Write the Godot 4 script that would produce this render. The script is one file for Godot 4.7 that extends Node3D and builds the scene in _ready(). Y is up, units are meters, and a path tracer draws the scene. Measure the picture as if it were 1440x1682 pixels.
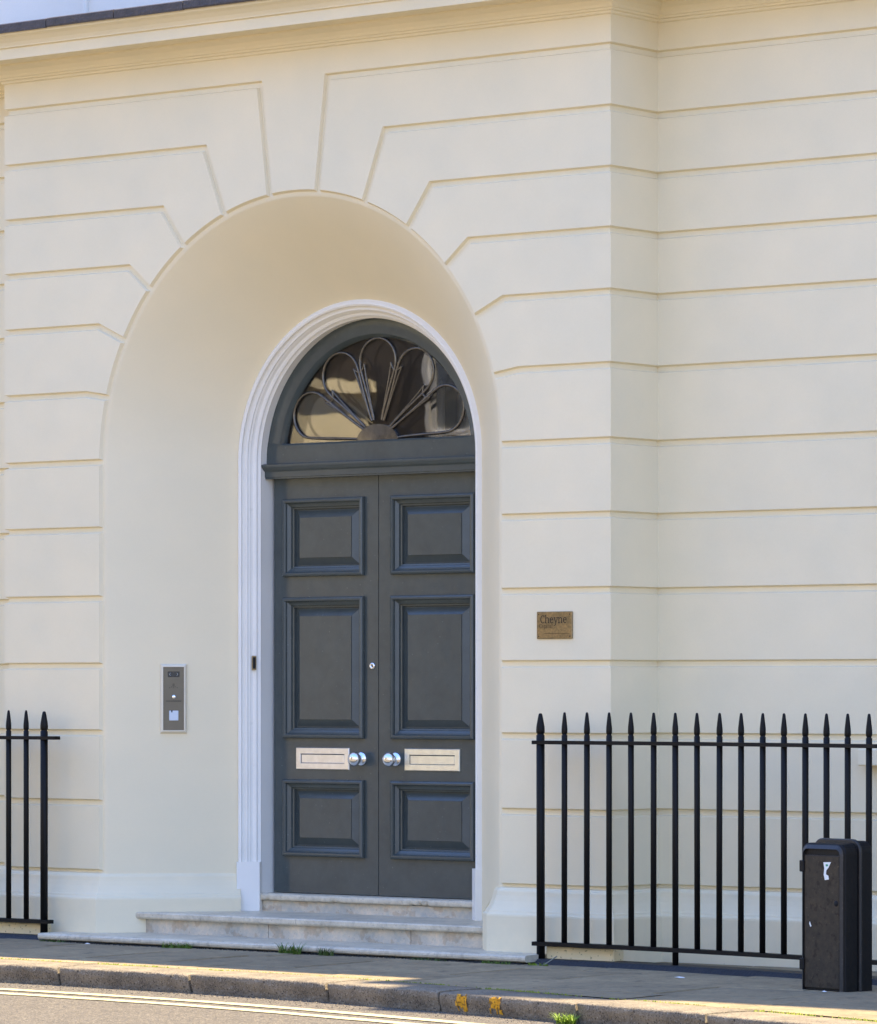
extends Node3D
# A grey double door with a fanlight in a splayed arch of a cream stucco town house, London.

const XC := -1.045      # middle of the arch and of the door
const SP := 2.785       # springing line of the arch
const R0 := 1.471       # radius of the arch at the wall face
const XL := -3.293      # left edge of the projecting bay
const XR := 1.169       # right edge of the projecting bay
const DR := 0.432       # how far the walls beside the bay stand back
const GD := 0.020       # depth of the joints between the stucco blocks
const DZ := -0.76       # face of the door leaves
var M := {}
var rng := RandomNumberGenerator.new()
var used := {}

# ---------------------------------------------------------------- mesh helpers
func begin() -> SurfaceTool:
	var st := SurfaceTool.new()
	st.begin(Mesh.PRIMITIVE_TRIANGLES)
	st.set_smooth_group(-1)
	return st

func tri(st: SurfaceTool, a: Vector3, b: Vector3, c: Vector3) -> void:
	st.add_vertex(a); st.add_vertex(b); st.add_vertex(c)

func quad(st: SurfaceTool, a: Vector3, b: Vector3, c: Vector3, d: Vector3) -> void:
	tri(st, a, b, c); tri(st, a, c, d)

func box(st: SurfaceTool, lo: Vector3, hi: Vector3, xf := Transform3D.IDENTITY) -> void:
	var p: Array[Vector3] = []
	for i in 8:
		p.append(xf * Vector3(hi.x if i & 1 else lo.x, hi.y if i & 2 else lo.y, hi.z if i & 4 else lo.z))
	for f in [[0, 2, 3, 1], [4, 5, 7, 6], [0, 4, 6, 2], [1, 3, 7, 5], [0, 1, 5, 4], [2, 6, 7, 3]]:
		quad(st, p[f[0]], p[f[1]], p[f[2]], p[f[3]])

# a box whose edges are cut by b all round
func bevel_box(st: SurfaceTool, lo: Vector3, hi: Vector3, b: float, xf := Transform3D.IDENTITY) -> void:
	var c := (lo + hi) * 0.5
	var h := (hi - lo) * 0.5
	var sg := [-1.0, 1.0]
	for ax in 3:
		var u := (ax + 1) % 3
		var v := (ax + 2) % 3
		for s in sg:
			var q: Array[Vector3] = []
			for k in [[-1, -1], [1, -1], [1, 1], [-1, 1]]:
				var w := Vector3.ZERO
				w[ax] = s * h[ax]; w[u] = k[0] * (h[u] - b); w[v] = k[1] * (h[v] - b)
				q.append(xf * (c + w))
			if s > 0: quad(st, q[0], q[3], q[2], q[1])
			else: quad(st, q[0], q[1], q[2], q[3])
		for s in sg:
			for t in sg:   # the cut edge that runs along ax
				var q: Array[Vector3] = []
				for k in [[-1, 0], [1, 0], [1, 1], [-1, 1]]:
					var w := Vector3.ZERO
					w[ax] = k[0] * (h[ax] - b)
					w[u] = s * (h[u] - (b if k[1] else 0.0)); w[v] = t * (h[v] - (0.0 if k[1] else b))
					q.append(xf * (c + w))
				if s * t > 0: quad(st, q[0], q[1], q[2], q[3])
				else: quad(st, q[0], q[3], q[2], q[1])
	for i in 8:
		var s := Vector3(1 if i & 1 else -1, 1 if i & 2 else -1, 1 if i & 4 else -1)
		var q: Array[Vector3] = []
		for ax in 3:
			var w := s * (h - Vector3.ONE * b)
			w[ax] = s[ax] * h[ax]
			q.append(xf * (c + w))
		if s.x * s.y * s.z > 0: tri(st, q[0], q[2], q[1])
		else: tri(st, q[0], q[1], q[2])

# turned round the y axis of xf; profile of (radius, height)
func lathe(st: SurfaceTool, prof: Array, xf: Transform3D, n := 14) -> void:
	st.set_smooth_group(0)
	for i in prof.size() - 1:
		for k in n:
			var a := TAU * k / n
			var b := TAU * (k + 1) / n
			var p: Vector2 = prof[i]
			var q: Vector2 = prof[i + 1]
			var A := xf * Vector3(p.x * cos(a), p.y, p.x * sin(a))
			var B := xf * Vector3(p.x * cos(b), p.y, p.x * sin(b))
			var C := xf * Vector3(q.x * cos(b), q.y, q.x * sin(b))
			var D := xf * Vector3(q.x * cos(a), q.y, q.x * sin(a))
			if p.x > 1e-5: tri(st, A, B, C)
			if q.x > 1e-5: tri(st, A, C, D)
	st.set_smooth_group(-1)

func tube(st: SurfaceTool, pts: Array, r: float, n := 6, flat := 1.0) -> void:
	st.set_smooth_group(0)
	var rings := []
	for i in pts.size():
		var d: Vector3 = (pts[mini(i + 1, pts.size() - 1)] - pts[maxi(i - 1, 0)]).normalized()
		var s := d.cross(Vector3(0, 0, 1)).normalized() if absf(d.z) < 0.9 else d.cross(Vector3.UP).normalized()
		var t := s.cross(d).normalized()
		var ring := []
		for k in n:
			var a := TAU * (k + 0.5) / n
			ring.append(pts[i] + s * cos(a) * r + t * sin(a) * r * flat)
		rings.append(ring)
	for i in rings.size() - 1:
		for k in n:
			quad(st, rings[i][k], rings[i + 1][k], rings[i + 1][(k + 1) % n], rings[i][(k + 1) % n])
	st.set_smooth_group(-1)
	for k in range(1, n - 1):
		tri(st, rings[0][0], rings[0][k], rings[0][k + 1])
		tri(st, rings[-1][0], rings[-1][k + 1], rings[-1][k])

# plan path (x, z) pushed out by o, mitred; out = to the left of travel from left to right as seen from the street
func plan_offset(path: Array, o: float) -> Array:
	var r := []
	for i in path.size():
		var a: Vector2 = path[maxi(i - 1, 0)]
		var b: Vector2 = path[i]
		var c: Vector2 = path[mini(i + 1, path.size() - 1)]
		var d1 := (b - a).normalized() if i > 0 else (c - b).normalized()
		var d2 := (c - b).normalized() if i < path.size() - 1 else d1
		var n1 := Vector2(-d1.y, d1.x)
		var n2 := Vector2(-d2.y, d2.x)
		var m := (n1 + n2).normalized()
		r.append(b + m * (o / maxf(0.2, m.dot(n1))))
	return r

# profile of (out, y) swept along a plan path of (x, z)
func sweep(st: SurfaceTool, path: Array, prof: Array, closed_ends := true) -> void:
	var rows := []
	for p in prof: rows.append(plan_offset(path, p.x))
	for i in prof.size() - 1:
		for k in path.size() - 1:
			var a: Vector2 = rows[i][k]
			var b: Vector2 = rows[i][k + 1]
			var c: Vector2 = rows[i + 1][k + 1]
			var d: Vector2 = rows[i + 1][k]
			quad(st, Vector3(a.x, prof[i].y, a.y), Vector3(b.x, prof[i].y, b.y), Vector3(c.x, prof[i + 1].y, c.y), Vector3(d.x, prof[i + 1].y, d.y))
	if closed_ends:
		for e in [0, path.size() - 1]:
			for i in range(1, prof.size() - 1):
				tri(st, Vector3(rows[0][e].x, prof[0].y, rows[0][e].y), Vector3(rows[i][e].x, prof[i].y, rows[i][e].y), Vector3(rows[i + 1][e].x, prof[i + 1].y, rows[i + 1][e].y))

# rings of a picture frame: profile of (inset, z) round a rectangle in a plane of constant z
func frame_rings(st: SurfaceTool, lo: Vector2, hi: Vector2, prof: Array, fill := false) -> void:
	for i in prof.size() - 1:
		var p: Array = []
		for q in [prof[i], prof[i + 1]]:
			p.append([Vector3(lo.x + q.x, lo.y + q.x, q.y), Vector3(hi.x - q.x, lo.y + q.x, q.y), Vector3(hi.x - q.x, hi.y - q.x, q.y), Vector3(lo.x + q.x, hi.y - q.x, q.y)])
		for k in 4:
			quad(st, p[0][k], p[1][k], p[1][(k + 1) % 4], p[0][(k + 1) % 4])
	if fill:
		var q: Vector2 = prof[-1]
		quad(st, Vector3(lo.x + q.x, lo.y + q.x, q.y), Vector3(lo.x + q.x, hi.y - q.x, q.y), Vector3(hi.x - q.x, hi.y - q.x, q.y), Vector3(hi.x - q.x, lo.y + q.x, q.y))

# polygon (anticlockwise) with every side moved in by its own amount
func inset(poly: Array, amount: Array) -> Array:
	var n := poly.size()
	var r := []
	for i in n:
		var a: Vector2 = poly[(i + n - 1) % n]
		var b: Vector2 = poly[i]
		var c: Vector2 = poly[(i + 1) % n]
		var d1 := (b - a).normalized()
		var d2 := (c - b).normalized()
		var n1 := Vector2(-d1.y, d1.x)
		var n2 := Vector2(-d2.y, d2.x)
		var o1: float = amount[(i + n - 1) % n]
		var o2: float = amount[i]
		var det := n1.x * n2.y - n1.y * n2.x
		if absf(det) < 0.02: r.append(b + (n1 * o1 + n2 * o2) * 0.5)
		else: r.append(b + Vector2(o1 * n2.y - o2 * n1.y, n1.x * o2 - n2.x * o1) / det)
	return r

func build(st: SurfaceTool, called: String, m: Material, parent: Node) -> MeshInstance3D:
	st.generate_normals()
	var o := MeshInstance3D.new()
	o.name = called
	o.mesh = st.commit()
	o.material_override = m
	parent.add_child(o, true)
	return o

func place(mesh: Mesh, called: String, m: Material, parent: Node, xf: Transform3D) -> MeshInstance3D:
	var o := MeshInstance3D.new()
	o.name = called
	o.mesh = mesh
	o.material_override = m
	o.transform = xf
	parent.add_child(o, true)
	return o

func shape(st: SurfaceTool) -> Mesh:
	st.generate_normals()
	return st.commit()

func numbered(s: String) -> String:
	var k: int = used.get(s, 0)
	used[s] = k + 1
	return s if k == 0 else "%s_%03d" % [s, k]

func thing(called: String, label: String, category: String, at := Vector3.ZERO, group := "") -> Node3D:
	var o := Node3D.new()
	o.name = numbered(called)
	o.position = at
	add_child(o)
	o.set_meta("label", label)
	o.set_meta("category", category)
	if group: o.set_meta("group", group)
	return o

func setting(called: String) -> Node3D:
	var o := Node3D.new()
	o.name = called
	add_child(o)
	o.set_meta("kind", "structure")
	return o

# ---------------------------------------------------------------- textures and materials
func noise_bytes(size: int, freq: float, oct: int, seed_: int, cell := false) -> PackedByteArray:
	var f := FastNoiseLite.new()
	f.seed = seed_
	f.frequency = freq
	f.noise_type = FastNoiseLite.TYPE_CELLULAR if cell else FastNoiseLite.TYPE_SIMPLEX_SMOOTH
	f.fractal_type = FastNoiseLite.FRACTAL_FBM if oct > 1 else FastNoiseLite.FRACTAL_NONE
	f.fractal_octaves = oct
	return f.get_seamless_image(size, size).get_data()

# colour texture: base colour (sRGB) times 1 + coarse * a + fine * b + grain, tint moves red against blue
func color_tex(size: int, base: Color, layers: Array, grain: float, seed_: int, tint := 0.0) -> ImageTexture:
	var maps := []
	for l in layers: maps.append(noise_bytes(size, l[0], l[1], seed_ + maps.size() * 17))
	var r := RandomNumberGenerator.new()
	r.seed = seed_
	var out := PackedByteArray()
	out.resize(size * size * 3)
	for i in size * size:
		var v := 1.0 + grain * (r.randf() * 2.0 - 1.0)
		var w := 0.0
		for k in layers.size():
			var n: float = maps[k][i] / 127.5 - 1.0
			if layers[k].size() > 3:   # only where the noise passes a threshold: stains
				n = smoothstep(layers[k][3], layers[k][3] + 0.25, n)
			v += n * layers[k][2]
			w += n
		out[i * 3] = int(clampf(base.r * (v + tint * w) * 255.0, 0, 255))
		out[i * 3 + 1] = int(clampf(base.g * v * 255.0, 0, 255))
		out[i * 3 + 2] = int(clampf(base.b * (v - tint * w) * 255.0, 0, 255))
	var im := Image.create_from_data(size, size, false, Image.FORMAT_RGB8, out)
	return ImageTexture.create_from_image(im)

# speckled stone or asphalt: grains of several sizes picked from a palette
func speckle_tex(size: int, base: Color, palette: Array, count: int, rmin: float, rmax: float, seed_: int, coarse := 0.08) -> ImageTexture:
	var r := RandomNumberGenerator.new()
	r.seed = seed_
	var lo := noise_bytes(size, 0.006, 4, seed_)
	var im := Image.create(size, size, false, Image.FORMAT_RGB8)
	for y in size:
		for x in size:
			var v := 1.0 + coarse * (lo[y * size + x] / 127.5 - 1.0) + 0.06 * (r.randf() - 0.5)
			im.set_pixel(x, y, Color(base.r * v, base.g * v, base.b * v))
	for i in count:
		var c: Color = palette[r.randi() % palette.size()]
		var cx := r.randi() % size
		var cy := r.randi() % size
		var q := r.randf_range(rmin, rmax)
		var n := int(ceil(q))
		var k := 0.35 + 0.65 * r.randf()
		for dy in range(-n, n + 1):
			for dx in range(-n, n + 1):
				if dx * dx + dy * dy <= q * q + 0.3:
					var px := posmod(cx + dx, size)
					var py := posmod(cy + dy, size)
					im.set_pixel(px, py, im.get_pixel(px, py).lerp(c, k))
	return ImageTexture.create_from_image(im)

func bump_tex(size: int, freq: float, oct: int, seed_: int, strength: float, cell := false) -> ImageTexture:
	var im := Image.create_from_data(size, size, false, Image.FORMAT_L8, noise_bytes(size, freq, oct, seed_, cell))
	im.convert(Image.FORMAT_RGBA8)
	im.bump_map_to_normal_map(strength)
	return ImageTexture.create_from_image(im)

func mat(called: String, col: Color, rough: float, metal := 0.0, tex: Texture2D = null, scale := 1.0, nrm: Texture2D = null, nscale := 1.0) -> StandardMaterial3D:
	var m := StandardMaterial3D.new()
	m.resource_name = called
	m.albedo_color = col
	m.roughness = rough
	m.metallic = metal
	m.cull_mode = BaseMaterial3D.CULL_DISABLED
	if tex or nrm:
		m.uv1_triplanar = true
		m.uv1_world_triplanar = true
		m.uv1_scale = Vector3.ONE * scale
		m.uv1_triplanar_sharpness = 4.0
	if tex: m.albedo_texture = tex
	if nrm:
		m.normal_enabled = true
		m.normal_texture = nrm
		m.normal_scale = nscale
	M[called] = m
	return m

func materials() -> void:
	var W := Color(1, 1, 1)
	var smooth_n := bump_tex(512, 0.012, 4, 11, 3.0)
	var rough_n := bump_tex(512, 0.05, 4, 12, 6.0)
	mat("stucco", W, 0.62, 0.0, color_tex(512, Color(0.905, 0.850, 0.710), [[0.004, 3, 0.012], [0.012, 3, 0.008]], 0.005, 21, 0.004), 0.45, smooth_n, 0.24)
	mat("stucco_plinth", W, 0.62, 0.0, color_tex(512, Color(0.905, 0.850, 0.710), [[0.004, 3, 0.015], [0.02, 3, 0.01], [0.14, 2, -0.4, 0.80]], 0.006, 61, 0.004), 0.8, smooth_n, 0.2)
	mat("stucco_old", W, 0.7, 0.0, color_tex(256, Color(0.88, 0.80, 0.61), [[0.01, 3, 0.02], [0.06, 3, -0.35, 0.5]], 0.01, 22, 0.01), 2.2, smooth_n, 0.3)
	mat("white_paint", W, 0.42, 0.0, color_tex(256, Color(0.93, 0.912, 0.862), [[0.01, 3, 0.012], [0.05, 3, -0.03, 0.6]], 0.004, 23), 0.8, smooth_n, 0.12)
	mat("upper_paint", W, 0.6, 0.0, color_tex(256, Color(0.90, 0.88, 0.83), [[0.01, 3, 0.02]], 0.006, 24), 0.6, smooth_n, 0.15)
	mat("door_paint", W, 0.23, 0.0, color_tex(512, Color(0.280, 0.306, 0.296), [[0.006, 3, 0.04], [0.03, 3, 0.03], [0.11, 2, 0.5, 0.72]], 0.02, 25), 0.9, smooth_n, 0.10)
	mat("bar_metal", W, 0.24, 0.8, color_tex(256, Color(0.42, 0.40, 0.365), [[0.03, 3, 0.15]], 0.03, 26), 3.0)
	mat("iron", W, 0.5, 0.0, color_tex(256, Color(0.05, 0.044, 0.038), [[0.02, 3, 0.12], [0.08, 3, 0.35, 0.55]], 0.04, 27), 2.0, rough_n, 0.12)
	mat("iron_base", W, 0.6, 0.0, color_tex(256, Color(0.12, 0.118, 0.122), [[0.02, 3, 0.2], [0.06, 3, 0.3, 0.4]], 0.1, 28), 1.6, rough_n, 0.4)
	mat("cabinet", W, 0.48, 0.0, color_tex(512, Color(0.07, 0.068, 0.066), [[0.008, 4, 0.12], [0.05, 3, 0.12], [0.06, 4, 0.5, 0.6]], 0.08, 29, 0.02), 1.5, rough_n, 0.08)
	mat("cabinet_edge", W, 0.4, 0.0, color_tex(256, Color(0.125, 0.118, 0.11), [[0.03, 4, 0.2], [0.07, 4, 0.6, 0.45]], 0.12, 60, 0.02), 2.0, rough_n, 0.1)  # worn rim paint; light caught on the edges is also put into the colour
	mat("cabinet_door_lit", W, 0.42, 0.0, color_tex(512, Color(0.225, 0.20, 0.165), [[0.008, 4, 0.10], [0.03, 3, 0.10], [0.05, 4, 0.35, 0.55], [0.02, 4, -0.25, 0.3]], 0.07, 59, 0.02), 1.5, rough_n, 0.07)  # reflected street light on the front put into a paler brown paint
	mat("lead", W, 0.55, 0.1, color_tex(256, Color(0.275, 0.25, 0.238), [[0.02, 4, 0.18], [0.09, 3, 0.2, 0.4]], 0.08, 30), 1.8, rough_n, 0.35)
	mat("tread", W, 0.42, 0.0, color_tex(512, Color(0.795, 0.747, 0.645), [[0.006, 5, 0.07], [0.04, 5, 0.05], [0.03, 5, -0.07, 0.2], [0.09, 3, -0.28, 0.6]], 0.05, 31), 1.1, rough_n, 0.10)
	mat("riser", W, 0.6, 0.0, color_tex(512, Color(0.78, 0.74, 0.66), [[0.005, 5, 0.10], [0.04, 5, 0.05], [0.015, 5, -0.10, 0.15], [0.09, 3, -0.28, 0.6]], 0.04, 32, 0.03), 1.0, rough_n, 0.15)
	for i in 3:
		mat("flag_%d" % i, W, 0.8, 0.0, color_tex(512, [Color(0.535, 0.468, 0.348), Color(0.565, 0.495, 0.37), Color(0.515, 0.452, 0.338)][i], [[0.006, 4, 0.10], [0.03, 4, 0.08], [0.05, 4, 0.12, 0.5], [0.02, 4, -0.15, 0.4]], 0.07, 33 + i), 0.8, rough_n, 0.3)
	mat("pavement_bed", W, 0.95, 0.0, color_tex(256, Color(0.17, 0.165, 0.14), [[0.03, 3, 0.2]], 0.15, 37), 1.0, rough_n, 0.5)
	var gp := [Color(0.30, 0.26, 0.20), Color(0.52, 0.47, 0.39), Color(0.2, 0.175, 0.14), Color(0.47, 0.42, 0.34), Color(0.58, 0.54, 0.47)]
	mat("granite", W, 0.9, 0.0, speckle_tex(512, Color(0.465, 0.42, 0.345), gp, 9000, 0.8, 2.8, 38, 0.16), 1.5, rough_n, 0.45)
	var ap := [Color(0.19, 0.175, 0.15), Color(0.43, 0.395, 0.34), Color(0.54, 0.50, 0.43), Color(0.30, 0.275, 0.24), Color(0.38, 0.345, 0.295)]
	mat("asphalt", W, 0.9, 0.0, speckle_tex(1024, Color(0.325, 0.30, 0.262), ap, 60000, 0.8, 3.2, 39, 0.12), 0.75, rough_n, 0.8)
	mat("yellow_line", W, 0.75, 0.0, color_tex(512, Color(0.68, 0.64, 0.50), [[0.02, 4, 0.06], [0.06, 4, -0.40, 0.35]], 0.06, 41), 1.2, rough_n, 0.4)
	mat("kerb_mark", W, 0.8, 0.0, color_tex(256, Color(0.80, 0.58, 0.08), [[0.05, 4, -0.35, 0.1]], 0.15, 42), 3.0, rough_n, 0.6)
	mat("steel_plate", W, 0.34, 0.9, color_tex(256, Color(0.95, 0.945, 0.94), [[0.02, 3, 0.03]], 0.015, 43), 3.0, smooth_n, 0.06)
	mat("brass_plate", W, 0.36, 0.9, color_tex(256, Color(0.95, 0.945, 0.89), [[0.02, 3, 0.03]], 0.015, 44), 3.0, smooth_n, 0.06)
	for k in ["iron", "cabinet", "cabinet_door_lit"]: M[k].metallic_specular = 0.32
	mat("chrome", Color(0.92, 0.92, 0.93), 0.18, 1.0)
	mat("plaque", W, 0.36, 0.75, color_tex(256, Color(0.55, 0.475, 0.335), [[0.01, 4, 0.10], [0.06, 3, 0.12]], 0.04, 45, 0.02), 3.5, smooth_n, 0.1)
	mat("engraving", Color(0.07, 0.05, 0.035), 0.7)
	mat("engraving_worn", Color(0.32, 0.26, 0.17), 0.6, 0.5)
	mat("panel_metal", W, 0.4, 0.35, color_tex(256, Color(0.43, 0.395, 0.32), [[0.01, 3, 0.04]], 0.04, 46), 3.0)
	mat("panel_rim", Color(0.87, 0.83, 0.73), 0.4)
	mat("black_glass", Color(0.015, 0.014, 0.014), 0.12)
	mat("lens_mark", Color(0.75, 0.76, 0.75), 0.4)
	mat("reader_white", Color(0.80, 0.83, 0.85), 0.4)
	mat("dark_hole", Color(0.012, 0.012, 0.012), 0.8)
	mat("sticker", Color(0.88, 0.89, 0.87), 0.5)
	mat("sticker_ink", Color(0.25, 0.60, 0.45), 0.5)
	mat("interior", W, 0.8, 0.0, color_tex(128, Color(0.24, 0.205, 0.17), [[0.02, 3, 0.03]], 0.01, 47), 1.0)
	mat("candle", Color(0.90, 0.88, 0.82), 0.4)
	mat("gilt", Color(0.42, 0.32, 0.16), 0.35, 0.8)
	mat("crystal", Color(0.80, 0.82, 0.84), 0.1, 0.6)
	mat("roof_slate", W, 0.8, 0.0, color_tex(256, Color(0.30, 0.30, 0.32), [[0.03, 3, 0.1]], 0.06, 48), 1.0)
	mat("opposite_stucco", W, 0.7, 0.0, color_tex(256, Color(0.95, 0.90, 0.76), [[0.01, 3, 0.02]], 0.01, 49), 0.4)
	mat("opposite_brick", W, 0.8, 0.0, color_tex(256, Color(0.235, 0.20, 0.155), [[0.03, 3, 0.12]], 0.06, 50), 0.4)
	mat("window_glass", Color(0.30, 0.31, 0.31), 0.06)
	mat("litter", Color(0.86, 0.86, 0.84), 0.7)
	mat("twig", Color(0.50, 0.50, 0.44), 0.8)
	var g := mat("glass", Color(0.80, 0.82, 0.80, 0.004), 0.01, 0.0, null, 1.0, bump_tex(256, 0.006, 2, 51, 6.0), 0.012)
	g.uv1_scale = Vector3.ONE * 1.6
	g.transparency = BaseMaterial3D.TRANSPARENCY_ALPHA
	g.metallic_specular = 0.5
	for i in 3:
		var l := mat("leaf_%d" % i, [Color(0.33, 0.42, 0.12), Color(0.45, 0.54, 0.14), Color(0.27, 0.34, 0.12)][i], 0.65)
		l.backlight_enabled = true
		l.backlight = [Color(0.20, 0.28, 0.05), Color(0.28, 0.36, 0.06), Color(0.16, 0.22, 0.05)][i]
	mat("moss", W, 0.95, 0.0, color_tex(256, Color(0.47, 0.50, 0.17), [[0.03, 4, 0.25]], 0.2, 52, 0.05), 3.0, rough_n, 0.9)

# ---------------------------------------------------------------- the scene
func _ready() -> void:
	rng.seed = 7
	# camera: level, turned 38.5 degrees off the wall's normal, lens shifted up
	var th := deg_to_rad(38.5)
	var f := 9180.0 * tan(th)
	var dist := f / 300.0
	var cam := Camera3D.new()
	cam.name = "camera"
	add_child(cam)
	cam.position = Vector3(sin(th) * dist, 1.45, cos(th) * dist)
	cam.rotation.y = th
	var near := 0.5
	var h := near * 1682.0 / f
	cam.set_frustum(h, Vector2(0, h * 294.0 / 1682.0), near, 400.0)
	cam.current = true
	# sky and exposure
	var sky := ProceduralSkyMaterial.new()
	sky.sky_top_color = Color(0.388, 0.54, 0.825)
	sky.sky_horizon_color = Color(0.785, 0.838, 0.928)
	sky.sky_curve = 0.22
	sky.ground_bottom_color = Color(0.42, 0.40, 0.37)
	sky.ground_horizon_color = Color(0.62, 0.62, 0.60)
	sky.sun_angle_max = 20.0
	sky.energy_multiplier = 1.0
	var env := Environment.new()
	env.background_mode = Environment.BG_SKY
	env.sky = Sky.new()
	env.sky.sky_material = sky
	env.ambient_light_source = Environment.AMBIENT_SOURCE_SKY
	env.tonemap_mode = Environment.TONE_MAPPER_LINEAR
	env.tonemap_exposure = 3.6
	env.sdfgi_enabled = true
	env.ssao_enabled = true
	env.ssil_enabled = true
	var we := WorldEnvironment.new()
	we.name = "world_environment"
	we.environment = env
	add_child(we)
	# the sun stands behind the house, high and to the right
	var sun := DirectionalLight3D.new()
	sun.name = "sun"
	add_child(sun)
	sun.look_at_from_position(Vector3(0.5, 1.0, -0.225), Vector3.ZERO, Vector3.UP)
	sun.light_energy = 1.55
	sun.light_color = Color(1.0, 0.93, 0.80)
	sun.light_angular_distance = 0.53
	sun.shadow_enabled = true

	materials()
	make_road()
	make_kerb()
	make_pavement()
	make_house()
	make_steps()
	make_opposite()
	make_railings()
	make_cabinet()
	make_entry_panel()
	make_plaque()
	make_chandelier()
	make_small_things()

# ---------------------------------------------------------------- street
const KX := [-40.0, -16.0, -9.0, -5.0, -3.0, -1.3, 0.4, 1.7, 2.6, 4.0, 5.5, 8.0, 12.0, 18.0]
const KZ := [4.2, 2.75, 2.3, 2.08, 2.02, 2.0, 2.05, 2.24, 2.43, 2.76, 3.2, 4.15, 6.1, 9.8]

func kerb_z(x: float) -> float:   # front edge of the kerb
	var i := 0
	while i < KX.size() - 2 and KX[i + 1] < x: i += 1
	var t := clampf((x - KX[i]) / (KX[i + 1] - KX[i]), 0, 1)
	var sl := func(k: int) -> float:
		var a := maxi(k - 1, 0)
		var b := mini(k + 1, KX.size() - 1)
		return (KZ[b] - KZ[a]) / (KX[b] - KX[a])
	var w: float = KX[i + 1] - KX[i]
	var t2 := t * t
	var t3 := t2 * t
	return KZ[i] * (2 * t3 - 3 * t2 + 1) + sl.call(i) * w * (t3 - 2 * t2 + t) + KZ[i + 1] * (3 * t2 - 2 * t3) + sl.call(i + 1) * w * (t3 - t2)

func make_road() -> void:
	var root := setting("road")
	var st := begin()
	quad(st, Vector3(-90, -0.1, -20), Vector3(90, -0.1, -20), Vector3(90, -0.1, 120), Vector3(-90, -0.1, 120))
	build(st, "asphalt", M.asphalt, root)
	for k in 2:   # double yellow line along the kerb
		st = begin()
		var a: float = [0.40, 0.63][k]
		var n := 150
		var r := RandomNumberGenerator.new()
		r.seed = 90 + k
		for i in n:
			var q := []
			for e in 2:
				var x := lerpf(-12.0, 6.0, float(i + e) / n)
				r.seed = 90 + k + (i + e) * 13
				var z := kerb_z(x) + a + r.randf_range(-0.004, 0.004)
				var w := 0.05 + r.randf_range(-0.004, 0.004)
				q.append(Vector3(x, -0.096, z - w)); q.append(Vector3(x, -0.096, z + w))
			quad(st, q[0], q[2], q[3], q[1])
		build(st, "yellow_line", M.yellow_line, root)

func kerb_point(x: float, back: float) -> Vector2:   # a point on the line that runs back metres behind the kerb's front edge
	var d := Vector2(0.02, kerb_z(x + 0.01) - kerb_z(x - 0.01)).normalized()
	return Vector2(x, kerb_z(x)) + Vector2(d.y, -d.x) * back

func make_kerb() -> void:
	var root := setting("kerb")
	var nz := FastNoiseLite.new()
	nz.seed = 5
	nz.frequency = 9.0
	nz.fractal_octaves = 3
	# section from the back of the top over the rounded edge down the rough face: (back from face, y, roughness)
	var sec := [[0.30, -0.02, 0.0], [0.30, 0.001, 0.2], [0.16, 0.003, 0.25], [0.030, 0.0, 0.3], [0.010, -0.002, 0.5], [0.002, -0.010, 0.8], [0.004, -0.035, 1.0], [0.010, -0.06, 1.0], [0.016, -0.085, 1.0], [0.018, -0.13, 0.6]]
	var x := -11.0
	var marks := [1.955, 2.205]
	while x < 7.5:
		var len_ := rng.randf_range(0.82, 1.0)
		var st := begin()
		st.set_smooth_group(0)
		var n := 16
		var rows := []
		var dy := rng.randf_range(-0.003, 0.004)
		for i in n + 1:
			var t := float(i) / n
			var xx := x + 0.008 + (len_ - 0.016) * t
			var row := []
			for j in sec.size():
				var s: Array = sec[j]
				var e: float = 0.016 * smoothstep(0.06, 0.0, minf(t, 1.0 - t)) * s[2]     # the ends are worn round
				var b: float = s[0] + s[2] * 0.012 * nz.get_noise_3d(xx * 2.0, j * 0.11, 0.0) + e
				var p := kerb_point(xx, b)
				row.append(Vector3(p.x, s[1] + dy + s[2] * 0.006 * nz.get_noise_3d(xx * 2.0, 5.0, j * 0.13) - e * 0.6, p.y))
			rows.append(row)
		for i in n:
			for j in sec.size() - 1:
				quad(st, rows[i][j], rows[i][j + 1], rows[i + 1][j + 1], rows[i + 1][j])
		st.set_smooth_group(-1)
		for e in [0, n]:
			for j in range(1, sec.size() - 1):
				tri(st, rows[e][0], rows[e][j], rows[e][j + 1])
		build(st, "kerbstone", M.granite, root)
		for m in marks:
			if m > x and m < x + len_:   # yellow paint dabs on the kerb face
				var sm := begin()
				var r := RandomNumberGenerator.new()
				r.seed = int(m * 1000)
				var grid := []
				for i in 9:
					var row := []
					for j in range(4, 9):
						var s: Array = sec[j]
						var xx: float = m + (i - 4) * 0.0105 + r.randf_range(-0.003, 0.003)
						var b: float = s[0] + s[2] * 0.012 * nz.get_noise_3d(xx * 2.0, j * 0.11, 0.0) - 0.004
						var p := kerb_point(xx, b)
						row.append(Vector3(p.x, s[1] + dy + s[2] * 0.006 * nz.get_noise_3d(xx * 2.0, 5.0, j * 0.13), p.y))
					grid.append(row)
				for i in 8:
					for j in 4:
						var edge := i == 0 or i == 7 or j == 0 or j == 3
						if edge and r.randf() < 0.4: continue
						quad(sm, grid[i][j], grid[i][j + 1], grid[i + 1][j + 1], grid[i + 1][j])
				build(sm, "yellow_mark", M.kerb_mark, root)
		x += len_
	root.set_meta("label", "granite kerb")

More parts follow.
